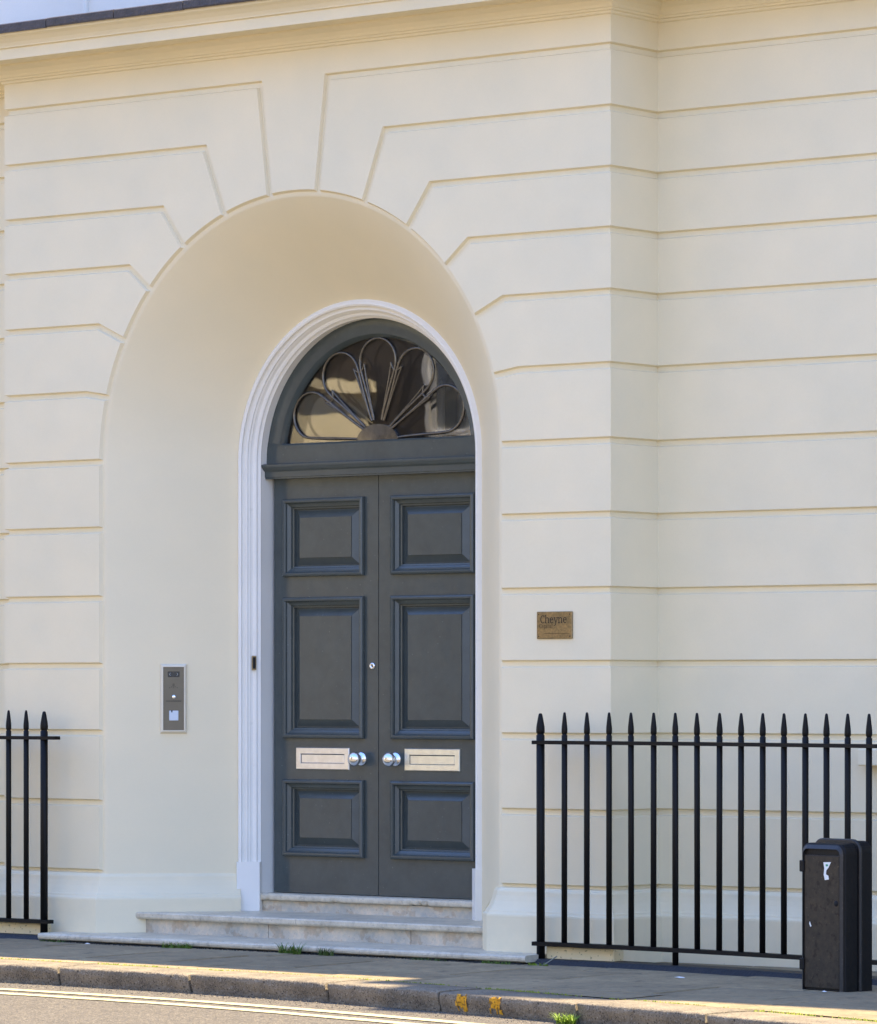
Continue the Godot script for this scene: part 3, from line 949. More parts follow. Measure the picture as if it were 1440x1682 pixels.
func make_fanlight(house: Node3D) -> void:
	# transom with its moulded lip
	var ts := begin()
	var tp := [Vector2(-0.12, 2.690), Vector2(0.0, 2.690), Vector2(0.0, 2.698), Vector2(0.005, 2.700), Vector2(0.005, 2.730), Vector2(0.009, 2.735), Vector2(0.018, 2.741), Vector2(0.028, 2.752), Vector2(0.033, 2.757), Vector2(0.035, 2.764), Vector2(0.035, 2.772), Vector2(0.010, 2.779), Vector2(-0.05, 2.781)]
	sweep(ts, [Vector2(XC - 0.8085, -0.70), Vector2(XC + 0.8085, -0.70)], tp, true)
	build(ts, "transom", M.door_paint, house)
	# frame: bottom rail and arch; glass in a circle of 0.70 about the springing, cut at the rail
	var fs := begin()
	var gb := 2.894
	var z := -0.712
	var zg := -0.757
	var ri := 0.722
	var n := 40
	var a0 := asin((gb - SP) / ri)
	var ring := []
	for i in n + 1:
		var a := lerpf(PI - a0, a0, float(i) / n)
		ring.append(Vector2(cos(a), sin(a)))
	fs.set_smooth_group(0)
	for i in n:
		var c: Vector2 = ring[i]
		var d: Vector2 = ring[i + 1]
		var q := [[0.812, z - 0.004], [ri, z], [ri - 0.006, z - 0.006], [ri - 0.012, z - 0.020], [0.700, z - 0.030], [0.698, zg]]
		for k in q.size() - 1:
			quad(fs, Vector3(XC + c.x * q[k][0], SP + c.y * q[k][0], q[k][1]), Vector3(XC + d.x * q[k][0], SP + d.y * q[k][0], q[k][1]), Vector3(XC + d.x * q[k + 1][0], SP + d.y * q[k + 1][0], q[k + 1][1]), Vector3(XC + c.x * q[k + 1][0], SP + c.y * q[k + 1][0], q[k + 1][1]))
	fs.set_smooth_group(-1)
	quad(fs, Vector3(XC - 0.81, 2.775, z), Vector3(XC + 0.81, 2.775, z), Vector3(XC + 0.81, gb - 0.012, z), Vector3(XC - 0.81, gb - 0.012, z))
	for s in [-1, 1]:
		quad(fs, Vector3(XC + s * 0.81, gb - 0.012, z - 0.002), Vector3(XC + s * 0.812 * cos(a0), SP + 0.812 * sin(a0), z - 0.002), Vector3(XC + s * ri * cos(a0), gb, z - 0.002), Vector3(XC + s * 0.66, gb - 0.012, z - 0.002))
	quad(fs, Vector3(XC - 0.72, gb - 0.012, z), Vector3(XC + 0.72, gb - 0.012, z), Vector3(XC + 0.70, gb, z - 0.012), Vector3(XC - 0.70, gb, z - 0.012))
	quad(fs, Vector3(XC - 0.70, gb, z - 0.012), Vector3(XC + 0.70, gb, z - 0.012), Vector3(XC + 0.70, gb, zg - 0.02), Vector3(XC - 0.70, gb, zg - 0.02))
	var fan := build(fs, "fanlight", M.door_paint, house)
	# panes: the old glass and one added for stronger reflection, each with two faces
	for k in 2:
		var gs := begin()
		gs.set_smooth_group(0)
		var rg := 0.712
		var ag := asin((gb - 0.006 - SP) / rg)
		for face in 2:
			var zz: float = zg - 0.004 - k * 0.06 - face * 0.004
			for i in n:
				var c := lerpf(PI - ag, ag, float(i) / n)
				var d := lerpf(PI - ag, ag, float(i + 1) / n)
				tri(gs, Vector3(XC, gb - 0.006, zz), Vector3(XC + rg * cos(c), SP + rg * sin(c), zz), Vector3(XC + rg * cos(d), SP + rg * sin(d), zz))
		build(gs, "pane", M.glass, fan)
	# hub
	var hs := begin()
	var zh := zg + 0.012
	for i in 20:
		var c := PI * i / 20
		var d := PI * (i + 1) / 20
		var p := Vector3(XC + 0.150 * cos(c), gb + 0.092 * sin(c), zh)
		var q := Vector3(XC + 0.150 * cos(d), gb + 0.092 * sin(d), zh)
		tri(hs, Vector3(XC, gb, zh + 0.006), q, p)
		quad(hs, p, q, q - Vector3(0, 0, 0.016), p - Vector3(0, 0, 0.016))
	build(hs, "hub", M.bar_metal, fan)
	# petals
	var angs := [18.0, 54.0, 90.0, 126.0, 162.0]
	for a in angs:
		var far := 0.455 if a == 90.0 else 0.474 if absf(a - 90) < 40 else 0.525
		var rr := 0.133
		var u := Vector2(cos(deg_to_rad(a)), sin(deg_to_rad(a)))
		var v := Vector2(-u.y, u.x)
		var pts := []
		pts.append(u * 0.115 + v * 0.030)
		for i in range(1, 7):   # slightly bowed side
			var t := i / 7.0
			pts.append(u * lerpf(0.115, far - 0.03, t) + v * lerpf(0.030, rr, pow(t, 1.12)))
		for i in 19:
			var c := lerpf(105.0, -105.0, i / 18.0)
			pts.append(u * (far + rr * cos(deg_to_rad(c))) + v * rr * sin(deg_to_rad(c)))
		for i in range(6, 0, -1):
			var t := i / 7.0
			pts.append(u * lerpf(0.115, far - 0.03, t) - v * lerpf(0.030, rr, pow(t, 1.12)))
		pts.append(u * 0.115 - v * 0.030)
		var p3 := []
		for p in pts: p3.append(Vector3(XC + p.x, gb + maxf(p.y, 0.006), zg + 0.004))
		var bs := begin()
		tube(bs, p3, 0.0085, 8)
		build(bs, "glazing_bar", M.bar_metal, fan)
	for a in [36.0, 72.0, 108.0, 144.0]:   # scallops between the petals and the stem beneath them
		var u := Vector2(cos(deg_to_rad(a)), sin(deg_to_rad(a)))
		var v := Vector2(-u.y, u.x)
		var p3 := []
		for i in 9:
			var t := i / 4.0 - 1.0
			var p := u * (0.418 + 0.035 * t * t) + v * 0.042 * t
			p3.append(Vector3(XC + p.x, gb + p.y, zg + 0.006))
		var bs := begin()
		tube(bs, p3, 0.0065, 6)
		for s in [-1, 1]:
			var q := []
			for i in 6:
				var t := i / 5.0
				var p: Vector2 = u * lerpf(0.453, 0.13, t) + v * s * lerpf(0.042, 0.012, pow(t, 0.7))
				q.append(Vector3(XC + p.x, gb + p.y, zg + 0.005))
			tube(bs, q, 0.006, 6)
		build(bs, "glazing_bar", M.bar_metal, fan)

func make_steps() -> void:
	var s := thing("entrance_steps", "worn pale marble doorsteps with stained risers below the grey door", "steps")
	# lowest slab, in two stones
	for x in [[-2.735, -0.62], [-0.616, 0.825]]:
		var st := begin()
		sweep(st, [Vector2(x[0], 0), Vector2(x[1], 0)], [Vector2(-0.2, 0.045), Vector2(0.285, 0.045), Vector2(0.294, 0.042), Vector2(0.299, 0.034), Vector2(0.300, 0.024), Vector2(0.297, 0.014), Vector2(0.288, 0.008), Vector2(0.10, 0.006)], true)
		build(st, "slab", M.tread, s)
	var b := begin()
	box(b, Vector3(-2.70, -0.02, 0.0), Vector3(0.80, 0.006, 0.25))
	build(b, "footing", M.pavement_bed, s)
	# upper step
	for x in [[-2.35, -1.34], [-1.336, -0.30], [-0.296, 0.26]]:
		var st := begin()
		box(st, Vector3(x[0], 0.045, -0.4), Vector3(x[1], 0.126, -0.128 + rng.randf_range(-0.001, 0.001)))
		build(st, "riser", M.riser, s)
	for x in [[-2.36, -1.10], [-1.097, 0.27]]:
		var st := begin()
		sweep(st, [Vector2(x[0], 0), Vector2(x[1], 0)], [Vector2(-0.75, 0.1655), Vector2(-0.098, 0.1655), Vector2(-0.090, 0.163), Vector2(-0.0865, 0.157), Vector2(-0.0865, 0.138), Vector2(-0.090, 0.130), Vector2(-0.096, 0.1262), Vector2(-0.4, 0.126)], true)
		build(st, "tread", M.tread, s)
	# threshold, its edge chipped
	var st2 := begin()
	box(st2, Vector3(XC - 0.806, 0.1655, -0.85), Vector3(XC + 0.806, 0.226, -0.672))
	build(st2, "riser", M.riser, s)
	var ch := FastNoiseLite.new()
	ch.seed = 8
	ch.frequency = 6.0
	var t := begin()
	t.set_smooth_group(0)
	var n := 90
	var rows := []
	for i in n + 1:
		var x := lerpf(XC - 0.812, XC + 0.812, float(i) / n)
		var c := maxf(0.0, ch.get_noise_1d(x) - 0.28) * 0.05 + maxf(0.0, ch.get_noise_1d(x * 3.1 + 9.0) - 0.45) * 0.03
		var q := []
		for p in [Vector2(-0.85, 0.268), Vector2(-0.652, 0.268), Vector2(-0.642 - c * 0.3, 0.264), Vector2(-0.638 - c * 0.6, 0.256), Vector2(-0.638 - c, 0.238 + c * 0.6), Vector2(-0.642 - c, 0.229 + c), Vector2(-0.70, 0.226)]:
			q.append(Vector3(x, p.y, p.x))
		rows.append(q)
	for i in n:
		for j in 6:
			quad(t, rows[i][j], rows[i + 1][j], rows[i + 1][j + 1], rows[i][j + 1])
	t.set_smooth_group(-1)
	for e in [0, n]:
		for j in range(1, 6): tri(t, rows[e][0], rows[e][j], rows[e][j + 1])
	build(t, "threshold", M.tread, s)

# the houses across the street: sunlit, they light the doorway and show in the fanlight
func make_opposite() -> void:
	var o := thing("opposite_house", "low sunlit cream house across the street, mirrored in the fanlight glass", "house", Vector3(-21.0, -0.1, 20))
	var st := begin()
	box(st, Vector3(-24, 0, 0), Vector3(0, 5.35, 3.45))
	build(st, "wall", M.opposite_stucco, o)
	st = begin()
	box(st, Vector3(-24, 5.35, -0.15), Vector3(0.15, 5.5, 3.45))
	build(st, "cornice", M.opposite_stucco, o)
	for i in 8:
		st = begin()
		var x := -2.6 - 2.9 * i
		frame_rings(st, Vector2(x - 0.62, 1.4), Vector2(x + 0.62, 3.6), [Vector2(-0.12, 0), Vector2(-0.12, -0.06), Vector2(0, -0.06), Vector2(0, -0.01)])
		var fr := build(st, "window_frame", M.white_paint, o)
		st = begin()
		quad(st, Vector3(x - 0.62, 1.4, -0.01), Vector3(x + 0.62, 1.4, -0.01), Vector3(x + 0.62, 3.6, -0.01), Vector3(x - 0.62, 3.6, -0.01))
		build(st, "pane", M.window_glass, fr)
	terrace("brick_terrace", "tall dark brick terrace across the street behind the low cream house", Vector3(-27.5, -0.1, 23.5), 16.0, M.opposite_brick)
	terrace("added_terrace", "unseen tall white stucco terrace across the street, added to light the doorway", Vector3(-11.0, -0.1, 21.0), 13.0, M.opposite_stucco)  # unseen, added for warm frontal light on the house
	terrace("added_terrace", "unseen white stucco terrace beyond the low cream house, added for warm light", Vector3(-53.0, -0.1, 23.5), 25.0, M.opposite_stucco)  # also unseen, put in to throw warm light back

func terrace(called: String, label: String, at: Vector3, wide: float, m: Material) -> void:
	var p := thing(called, label, "house", at)
	var st := begin()
	box(st, Vector3(0, 0, 0), Vector3(wide, 11.5, 8))
	build(st, "wall", m, p)
	st = begin()
	box(st, Vector3(0, 11.5, -0.35), Vector3(wide, 11.85, 8))
	build(st, "cornice", m, p)
	var n := int(wide / 3.2)
	for i in n:
		for j in 3:
			st = begin()
			var x := (i + 0.5) * wide / n
			var y := 1.6 + j * 3.3
			frame_rings(st, Vector2(x - 0.5, y), Vector2(x + 0.5, y + 2.0), [Vector2(-0.10, 0), Vector2(-0.10, -0.06), Vector2(0, -0.06), Vector2(0, -0.02)])
			var fr := build(st, "window_frame", M.white_paint, p)
			st = begin()
			quad(st, Vector3(x - 0.5, y, -0.02), Vector3(x + 0.5, y, -0.02), Vector3(x + 0.5, y + 2.0, -0.02), Vector3(x - 0.5, y + 2.0, -0.02))
			build(st, "pane", M.window_glass, fr)

# ---------------------------------------------------------------- railings
func rail_z(x: float) -> float:
	return 0.16 + 0.055 * pow(maxf(0.0, x - 0.9), 2)

func spear(r: float, bottom: float, top: float) -> Mesh:
	var st := begin()
	lathe(st, [Vector2(0, bottom), Vector2(r, bottom), Vector2(r, 1.214), Vector2(r * 0.8, 1.217), Vector2(r * 0.8, 1.222)], Transform3D.IDENTITY, 14)
	return shape(st)

func spear_head(r: float, top: float) -> Mesh:
	var st := begin()
	var h := top - 1.222
	lathe(st, [Vector2(r * 0.8, 1.222), Vector2(r * 1.02, 1.227), Vector2(r * 1.04, 1.245), Vector2(r * 0.98, 1.262), Vector2(r * 0.62, 1.222 + h * 0.78), Vector2(r * 0.46, 1.222 + h * 0.93), Vector2(r * 0.34, 1.222 + h * 0.98), Vector2(0, 1.222 + h)], Transform3D.IDENTITY, 14)
	return shape(st)

func make_railings() -> void:
	var bar := spear(0.0158, 0.108, 1.338)
	var head := spear_head(0.0158, 1.338)
	var post := spear(0.0225, 0.02, 1.332)
	var post_head := spear_head(0.0225, 1.332)
	var leg := spear(0.0165, 0.02, 1.338)
	for side in [1, -1]:
		var r := thing("iron_railing", "black spear-topped iron railing curving behind the utility cabinet" if side > 0 else "short end of black spear-topped iron railing left of the steps", "railing", Vector3.ZERO, "railings either side of the doorway")
		var spots := []
		if side > 0:
			var x := 0.824
			for i in 22:
				spots.append(Vector3(x, 0, rail_z(x)))
				var sl := 0.11 * maxf(0.0, x - 0.9)
				x += (0.157 if i == 0 else 0.1502) / sqrt(1 + sl * sl)
		else:
			for i in 9: spots.append(Vector3(-2.817 - 0.143 * i, 0, 0.16))
		for i in spots.size():
			var xf := Transform3D(Basis(Vector3.UP, rng.randf() * TAU).rotated(Vector3(0, 0, 1), rng.randf_range(-0.0025, 0.0025)), spots[i])
			var b := place(post if i == 0 else leg if i % 6 == 0 else bar, "post" if i == 0 else "bar", M.iron, r, xf)
			place(post_head if i == 0 else head, "spear_head", M.iron, b, Transform3D.IDENTITY)
		var path := []
		if side > 0:
			for i in 40: path.append(Vector2(lerpf(0.782, 4.1, i / 39.0), rail_z(lerpf(0.782, 4.1, i / 39.0))))
		else:
			path = [Vector2(-4.1, 0.16), Vector2(-2.712, 0.16)]
		for y in [[1.166, 1.184], [0.092, 0.112]]:
			var pth: Array = path.duplicate()
			if side < 0 and y[0] < 1.0: pth[-1] = Vector2(-2.765, 0.16)
			var st := begin()
			sweep(st, pth, [Vector2(-0.026, y[0]), Vector2(-0.026, y[1]), Vector2(-0.022, y[1] + 0.002), Vector2(0.022, y[1] + 0.002), Vector2(0.026, y[1]), Vector2(0.026, y[0]), Vector2(-0.026, y[0])], true)
			build(st, "rail", M.iron, r)
		var bs := begin()
		var bp: Array = path.duplicate()
		if side > 0: bp[0] = Vector2(0.84, 0.16)
		else: bp[-1] = Vector2(-2.745, 0.16)
		sweep(bs, bp, [Vector2(-0.09, -0.02), Vector2(-0.09, 0.026), Vector2(0.050, 0.024), Vector2(0.058, 0.018), Vector2(0.085, -0.004), Vector2(0.085, -0.02)], true)
		build(bs, "base_kerb", M.iron_base, r)

# ---------------------------------------------------------------- utility cabinet
func rounded_top(w: float, h: float, r: float) -> Array:
	var p := [Vector2(-w, 0), Vector2(w, 0)]
	for i in 7:
		var a := PI / 2 * i / 6
		p.append(Vector2(w - r + r * cos(a), h - r + r * sin(a)))
	for i in 7:
		var a := PI / 2 + PI / 2 * i / 6
		p.append(Vector2(-w + r + r * cos(a), h - r + r * sin(a)))
	return p

func shell(st: SurfaceTool, w: float, h: float, r: float, z0: float, z1: float, b: float) -> void:
	var rings := []
	for k in [[b, z0], [b * 0.3, z0 - b * 0.3], [0.0, z0 - b], [0.0, z1 + b * 0.5], [b * 0.5, z1]]:
		var ring := []
		for p in rounded_top(w - k[0], h - k[0], maxf(0.006, r - k[0])): ring.append(Vector3(p.x, p.y, k[1]))
		rings.append(ring)
	for i in rings.size() - 1:
		for k in rings[i].size():
			var j: int = (k + 1) % rings[i].size()
			quad(st, rings[i][k], rings[i + 1][k], rings[i + 1][j], rings[i][j])
	for e in [0, rings.size() - 1]:
		for k in range(1, rings[e].size() - 1): tri(st, rings[e][0], rings[e][k], rings[e][k + 1])

func make_cabinet() -> void:
	var c := thing("utility_cabinet", "scuffed black metal utility cabinet with torn white sticker, standing before the railing", "cabinet", Vector3(3.218, 0.0, 1.058))
	c.rotation.y = -deg_to_rad(12.0)
	var st := begin()
	shell(st, 0.150, 0.714, 0.050, 0.0, -0.090, 0.010)
	build(st, "front_housing", M.cabinet, c)
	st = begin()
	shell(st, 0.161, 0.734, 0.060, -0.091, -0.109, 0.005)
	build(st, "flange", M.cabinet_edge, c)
	st = begin()
	shell(st, 0.150, 0.724, 0.055, -0.110, -0.190, 0.010)
	build(st, "rear_housing", M.cabinet, c)
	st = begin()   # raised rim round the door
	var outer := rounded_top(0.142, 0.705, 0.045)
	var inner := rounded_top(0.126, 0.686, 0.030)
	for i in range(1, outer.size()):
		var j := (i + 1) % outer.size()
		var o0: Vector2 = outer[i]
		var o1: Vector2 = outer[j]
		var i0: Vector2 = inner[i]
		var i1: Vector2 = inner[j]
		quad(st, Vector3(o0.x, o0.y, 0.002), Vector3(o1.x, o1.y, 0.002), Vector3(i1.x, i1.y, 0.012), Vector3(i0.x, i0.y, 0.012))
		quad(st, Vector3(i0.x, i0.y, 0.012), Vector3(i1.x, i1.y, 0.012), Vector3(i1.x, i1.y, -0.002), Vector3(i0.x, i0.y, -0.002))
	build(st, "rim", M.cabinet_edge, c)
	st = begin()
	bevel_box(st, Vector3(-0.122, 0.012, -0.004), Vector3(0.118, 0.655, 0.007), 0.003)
	var door := build(st, "door", M.cabinet_door_lit, c)
	st = begin()
	lathe(st, [Vector2(0, 0), Vector2(0.015, 0), Vector2(0.014, 0.0015), Vector2(0, 0.0015)], Transform3D(Basis(Vector3.RIGHT, Vector3(0, 0, 1), Vector3.UP), Vector3(0.098, 0.425, 0.0072)), 12)
	build(st, "keyhole", M.dark_hole, door)
	for y in [0.60, 0.125]:
		st = begin()
		bevel_box(st, Vector3(-0.150, y - 0.028, 0.004), Vector3(-0.118, y + 0.028, 0.016), 0.004)
		build(st, "hinge", M.cabinet, c)
	st = begin()
	var pts := [Vector2(0, 0.070), Vector2(0.052, 0.072), Vector2(0.036, 0.046), Vector2(0.020, 0.030), Vector2(0.018, 0.012), Vector2(0.034, 0.006), Vector2(0.038, -0.012), Vector2(0.010, -0.016), Vector2(0.002, 0.010), Vector2(0.006, 0.040)]
	var tr := Geometry2D.triangulate_polygon(PackedVector2Array(pts))
	for i in range(0, tr.size(), 3):
		var v := []
		for k in 3: v.append(Vector3(0.012 + pts[tr[i + k]].x, 0.552 + pts[tr[i + k]].y, 0.0085))
		tri(st, v[0], v[1], v[2])
	var sk := build(st, "sticker", M.sticker, door)
	sk.set_meta("label", "torn white sticker")
	st = begin()
	quad(st, Vector3(0.030, 0.602, 0.0095), Vector3(0.046, 0.604, 0.0095), Vector3(0.042, 0.614, 0.0095), Vector3(0.028, 0.612, 0.0095))
	build(st, "sticker_print", M.sticker_ink, door)
	st = begin()
	quad(st, Vector3(-0.086, 0.322, 0.0085), Vector3(-0.078, 0.306, 0.0085), Vector3(-0.070, 0.310, 0.0085), Vector3(-0.082, 0.334, 0.0085))
	build(st, "paint_chip", M.sticker, door)

# ---------------------------------------------------------------- door entry panel on the left jamb
func make_entry_panel() -> void:
	var p := thing("door_entry_panel", "slim metal door entry panel in a white frame on the splayed jamb", "intercom")
	p.transform = jamb_frame(0.300, 1.4055)
	var st := begin()
	frame_rings(st, Vector2(-0.079, -0.203), Vector2(0.079, 0.203), [Vector2(0, 0), Vector2(0, 0.004), Vector2(0.008, 0.018), Vector2(0.014, 0.022), Vector2(0.018, 0.022), Vector2(0.019, 0.014)])
	build(st, "frame", M.panel_rim, p)
	st = begin()
	bevel_box(st, Vector3(-0.062, -0.186, 0.0), Vector3(0.062, 0.186, 0.017), 0.001)
	var face := build(st, "face_plate", M.panel_metal, p)
	st = begin()
	bevel_box(st, Vector3(-0.034, 0.126, 0.015), Vector3(0.034, 0.158, 0.0185), 0.001)
	build(st, "camera_window", M.black_glass, face)
	for s in [-1, 1]:
		st = begin()
		var q := []
		for i in 5:
			var a := deg_to_rad(lerpf(-60, 60, i / 4.0))
			q.append(Vector3(s * (0.014 + 0.009 * cos(a)), 0.142 + 0.009 * sin(a), 0.0188))
		tube(st, q, 0.0014, 4)
		build(st, "lens_mark", M.lens_mark, face)
	st = begin()
	for k in 5: box(st, Vector3(-0.026 + 0.011 * k, 0.062 + 0.005 * (k % 2), 0.016), Vector3(-0.020 + 0.011 * k, 0.0645 + 0.005 * (k % 2), 0.0176))
	for k in 3: box(st, Vector3(-0.006, 0.084 - k * 0.006, 0.016), Vector3(0.006, 0.0865 - k * 0.006, 0.0176))
	build(st, "speaker_holes", M.engraving, face)
	st = begin()
	lathe(st, [Vector2(0, 0), Vector2(0.013, 0), Vector2(0.012, 0.004), Vector2(0.009, 0.006), Vector2(0, 0.0066)], Transform3D(Basis(Vector3.RIGHT, Vector3(0, 0, 1), Vector3.UP), Vector3(0.002, 0.010, 0.0165)), 16)
	build(st, "call_button", M.chrome, face)
	st = begin()
	box(st, Vector3(-0.045, -0.016, 0.016), Vector3(0.045, -0.0125, 0.0175))
	build(st, "engraved_line", M.engraving, face)
	st = begin()
	bevel_box(st, Vector3(-0.026, -0.128, 0.015), Vector3(0.028, -0.070, 0.021), 0.002)
	build(st, "card_reader", M.reader_white, face)
	st = begin()
	box(st, Vector3(-0.014, -0.080, 0.0195), Vector3(-0.007, -0.068, 0.0225))
	build(st, "reader_clip", M.dark_hole, face)

func make_plaque() -> void:
	var p := thing("name_plaque", "small brass name plaque engraved with dark letters on the stucco wall", "plaque", Vector3(0.8005, 1.803, 0.0))
	var st := begin()
	bevel_box(st, Vector3(-0.1185, -0.0730, -0.001), Vector3(0.1185, 0.0730, 0.010), 0.0025)
	var plate := build(st, "plate", M.plaque, p)
	var font := SystemFont.new()
	font.font_names = PackedStringArray(["Droid Serif"])
	for l in [["Cheyne", 0.0585, -0.092, -0.004, M.engraving, 0.174], ["Capital", 0.030, -0.1005, -0.0225, M.engraving_worn, 0.090]]:
		var tm := TextMesh.new()
		tm.font = font
		tm.text = l[0]
		tm.font_size = 48
		tm.pixel_size = l[1] / 48.0
		tm.depth = 0.0006
		tm.curve_step = 1.0
		tm.horizontal_alignment = HORIZONTAL_ALIGNMENT_LEFT
		tm.vertical_alignment = VERTICAL_ALIGNMENT_BOTTOM
		var bb := tm.get_aabb()
		var k: float = l[5] / maxf(bb.size.x, 0.001)
		place(tm, "lettering", l[4], plate, Transform3D(Basis.IDENTITY.scaled(Vector3(k, 1, 1)), Vector3(l[2] - bb.position.x * k, l[3] - (0.0 if l[0] == "Cheyne" else 0.0), 0.0104)))
	st = begin()
	box(st, Vector3(-0.066, -0.0455, 0.0095), Vector3(0.100, -0.0430, 0.0106))
	build(st, "engraved_line", M.engraving_worn, plate)
	for x in [-0.104, 0.104]:
		for y in [-0.060, 0.058]:
			st = begin()
			lathe(st, [Vector2(0, 0), Vector2(0.0036, 0), Vector2(0.003, 0.0012), Vector2(0, 0.0016)], Transform3D(Basis(Vector3.RIGHT, Vector3(0, 0, 1), Vector3.UP), Vector3(x, y, 0.0098)), 10)
			build(st, "screw", M.engraving, plate)

func make_chandelier() -> void:
	var c := thing("chandelier", "crystal chandelier with pale candle tubes in the hall behind the fanlight", "chandelier", Vector3(XC - 0.62, 3.02, -2.6))
	var st := begin()
	lathe(st, [Vector2(0.30, 0.0), Vector2(0.32, 0.012), Vector2(0.30, 0.025), Vector2(0.28, 0.012), Vector2(0.30, 0.0)], Transform3D.IDENTITY, 24)
	tube(st, [Vector3(0, -0.15, 0), Vector3(0, 1.6, 0)], 0.012, 8)
	for i in 6:
		var a := TAU * i / 6 + 0.3
		tube(st, [Vector3(0, -0.12, 0), Vector3(cos(a) * 0.16, -0.10, sin(a) * 0.16), Vector3(cos(a) * 0.3, 0.0, sin(a) * 0.3)], 0.01, 6)
	build(st, "frame", M.gilt, c)
	for i in 6:
		var a := TAU * i / 6 + 0.3
		st = begin()
		lathe(st, [Vector2(0, 0.02), Vector2(0.04, 0.03), Vector2(0.024, 0.04), Vector2(0.024, 0.30), Vector2(0.014, 0.31), Vector2(0, 0.36)], Transform3D(Basis.IDENTITY, Vector3(cos(a) * 0.3, 0, sin(a) * 0.3)), 10)
		build(st, "candle_tube", M.candle, c)
	for i in 24:
		var a := TAU * i / 24
		st = begin()
		lathe(st, [Vector2(0, -0.07), Vector2(0.014, -0.05), Vector2(0.010, -0.02), Vector2(0, 0.0)], Transform3D(Basis.IDENTITY, Vector3(cos(a) * 0.3, 0.0, sin(a) * 0.3)), 6)
		build(st, "crystal_drop", M.crystal, c)

# ---------------------------------------------------------------- weeds, moss, litter
func blade(st: SurfaceTool, at: Vector3, h: float, lean: Vector2, w: float) -> void:
	var side := Vector3(-lean.y, 0, lean.x).normalized() * w
	var prev := [at - side, at + side]
	for i in range(1, 4):
		var t := i / 3.0
		var c := at + Vector3(lean.x * t * t, h * (t - 0.25 * t * t), lean.y * t * t)
		var s := side * (1.0 - t * 0.95)
		quad(st, prev[0], prev[1], c + s, c - s)
		prev = [c - s, c + s]

func weed(at: Vector3, n: int, h: float, spread: float, kind: int, label: String, group := "") -> void:
	var t := thing("weed_tuft", label, "weed", at, group)
	var st := begin()
	for i in n:
		var a := rng.randf() * TAU
		var o := Vector3(rng.randf_range(-1, 1) * spread, -0.004, rng.randf_range(-0.3, 0.3) * minf(spread, 0.04))
		blade(st, o, h * rng.randf_range(0.35, 1.0), Vector2(cos(a), sin(a)) * h * rng.randf_range(0.2, 0.9), rng.randf_range(0.0025, 0.006))
	build(st, "leaves", M["leaf_%d" % kind], t)

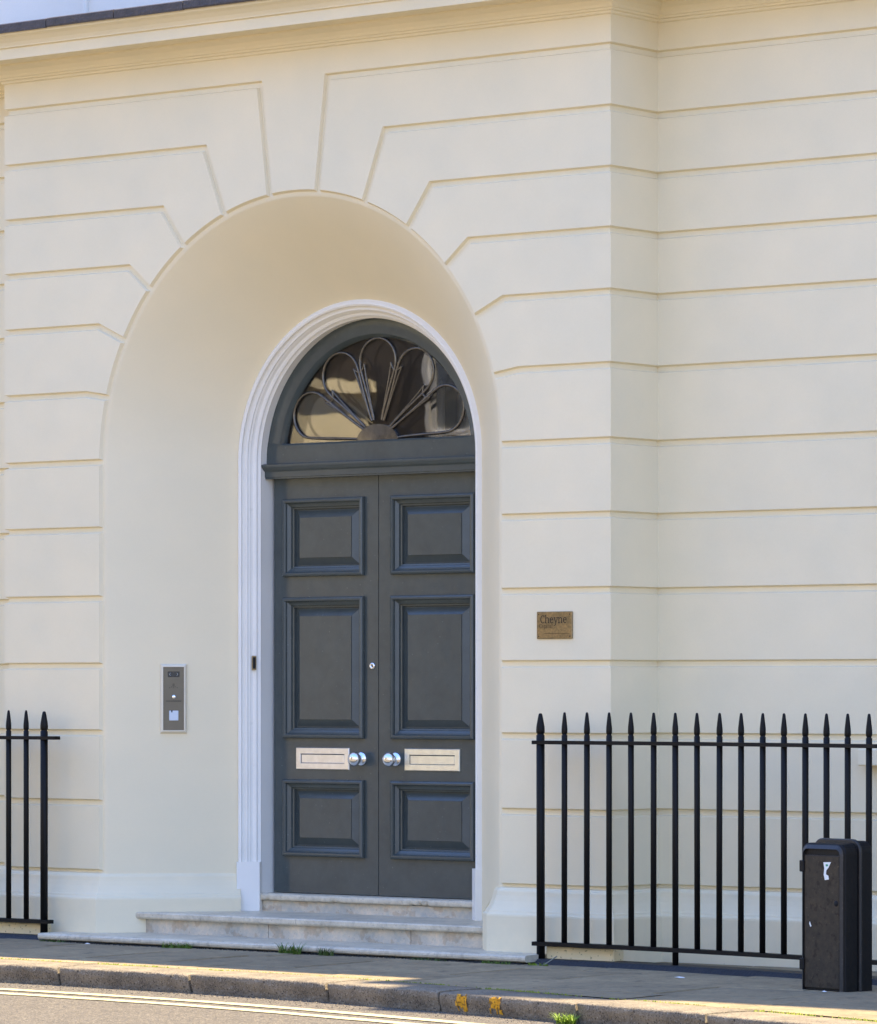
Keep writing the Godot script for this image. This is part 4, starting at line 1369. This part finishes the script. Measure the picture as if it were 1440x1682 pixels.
func make_small_things() -> void:
	var g := "weeds along the foot of the steps"
	weed(Vector3(-1.62, 0.0, 0.335), 110, 0.055, 0.11, 0, "low dark green weed under the marble slab, beside the jamb end of the steps", g)
	weed(Vector3(-0.78, 0.0, 0.335), 90, 0.095, 0.075, 0, "tallest grass tuft growing under the marble slab below the door", g)
	weed(Vector3(-0.52, 0.0, 0.335), 60, 0.065, 0.05, 2, "small grass tuft next to the tallest one under the marble slab", g)
	weed(Vector3(-2.58, 0.0, 0.335), 60, 0.032, 0.10, 2, "dark weed under the slab corner by the short railing", g)
	weed(Vector3(0.20, 0.0, 0.335), 45, 0.025, 0.12, 2, "thin weeds under the slab below the right door leaf", g)
	weed(Vector3(0.66, 0.0, 0.34), 60, 0.030, 0.09, 0, "mossy weeds under the chipped slab corner by the long railing", g)
	weed(Vector3(0.92, 0.0, 0.31), 50, 0.028, 0.06, 1, "small bright weed at the foot of the railing's end post", g)
	weed(Vector3(2.74, -0.1, kerb_z(2.74) + 0.03), 130, 0.080, 0.05, 1, "bright green tuft growing where the kerb meets the road")
	# moss and soil in the joint behind the kerb
	var st := begin()
	var nz := FastNoiseLite.new()
	nz.seed = 3
	nz.frequency = 2.2
	for i in 2600:
		var x := rng.randf_range(-5.0, 5.4)
		if nz.get_noise_1d(x) < -0.12 and rng.randf() < 0.85: continue
		var p := kerb_point(x, 0.307 + rng.randf_range(-0.010, 0.010))
		var h := rng.randf_range(0.003, 0.012)
		var r := rng.randf_range(0.004, 0.012)
		var a := rng.randf() * TAU
		var q := []
		for k in 4: q.append(Vector3(p.x + cos(a + k * TAU / 4) * r, -0.008, p.y + sin(a + k * TAU / 4) * r))
		for k in 4: tri(st, q[k], q[(k + 1) % 4], Vector3(p.x, h - 0.002, p.y))
	var mo := build(st, "moss", M.moss, self)
	mo.set_meta("label", "yellow green moss filling the joint between pavement and kerb")
	mo.set_meta("category", "moss")
	mo.set_meta("kind", "stuff")
	# moss and soil under the lip of the lowest step
	st = begin()
	for i in 1500:
		var x := rng.randf_range(-2.7, 0.82)
		var zz := 0.275 + rng.randf() * 0.055
		var h := rng.randf_range(0.003, 0.012)
		var r := rng.randf_range(0.005, 0.014)
		var a := rng.randf() * TAU
		var q := []
		for k in 4: q.append(Vector3(x + cos(a + k * TAU / 4) * r, -0.006, zz + sin(a + k * TAU / 4) * r))
		for k in 4: tri(st, q[k], q[(k + 1) % 4], Vector3(x, h - 0.004, zz))
	var so := build(st, "soil", M.pavement_bed, self)
	so.set_meta("label", "dark soil lying along the foot of the marble slab")
	so.set_meta("category", "soil")
	so.set_meta("kind", "stuff")
	# grit in the gutter
	st = begin()
	for i in 2200:
		var x := rng.randf_range(-4.0, 3.6)
		var zz := kerb_z(x) + 0.012 + pow(rng.randf(), 2.0) * 0.22
		var r := rng.randf_range(0.002, 0.009) * (1.0 - 0.4 * rng.randf())
		var a := rng.randf() * TAU
		var q := []
		for k in 3: q.append(Vector3(x + cos(a + k * TAU / 3) * r, -0.101, zz + sin(a + k * TAU / 3) * r))
		var top := Vector3(x + r * 0.2, -0.1 + r * 0.9, zz)
		for k in 3: tri(st, q[k], q[(k + 1) % 3], top)
	var gr := build(st, "grit", M.asphalt, self)
	gr.set_meta("label", "loose grit lying in the gutter along the kerb")
	gr.set_meta("category", "grit")
	gr.set_meta("kind", "stuff")
	# litter
	var bits := [[Vector3(-2.25, 0.002, 0.40), 0.022, "white paper scrap on the pavement before the slab's left end"], [Vector3(2.14, 0.002, 0.74), 0.030, "flat white scrap lying on the pavement before the railing"], [Vector3(3.30, 0.002, 1.17), 0.014, "white crumb on the pavement at the cabinet's foot"]]
	for b in bits:
		var t := thing("litter_scrap", b[2].replace("left end", "short railing end"), "litter", b[0], "litter scraps on the pavement")
		st = begin()
		var q := []
		for k in 6:
			var a := TAU * k / 6
			q.append(Vector3(cos(a) * b[1] * rng.randf_range(0.7, 1.3), rng.randf_range(0.001, 0.005), sin(a) * b[1] * rng.randf_range(0.4, 0.8)))
		for k in 6:
			tri(st, Vector3(0, 0.008, 0), q[k], q[(k + 1) % 6])
			tri(st, Vector3(0, 0.001, 0), q[(k + 1) % 6], q[k])
		build(st, "scrap", M.litter, t)
	var tw := thing("twig", "pale dry twig leaning at the foot of the railing's end post", "twig", Vector3(0.985, 0.0, 0.29))
	st = begin()
	tube(st, [Vector3(-0.02, 0.002, 0.03), Vector3(0.0, 0.02, 0.01), Vector3(0.03, 0.048, -0.02)], 0.0035, 5)
	build(st, "stem", M.twig, tw)
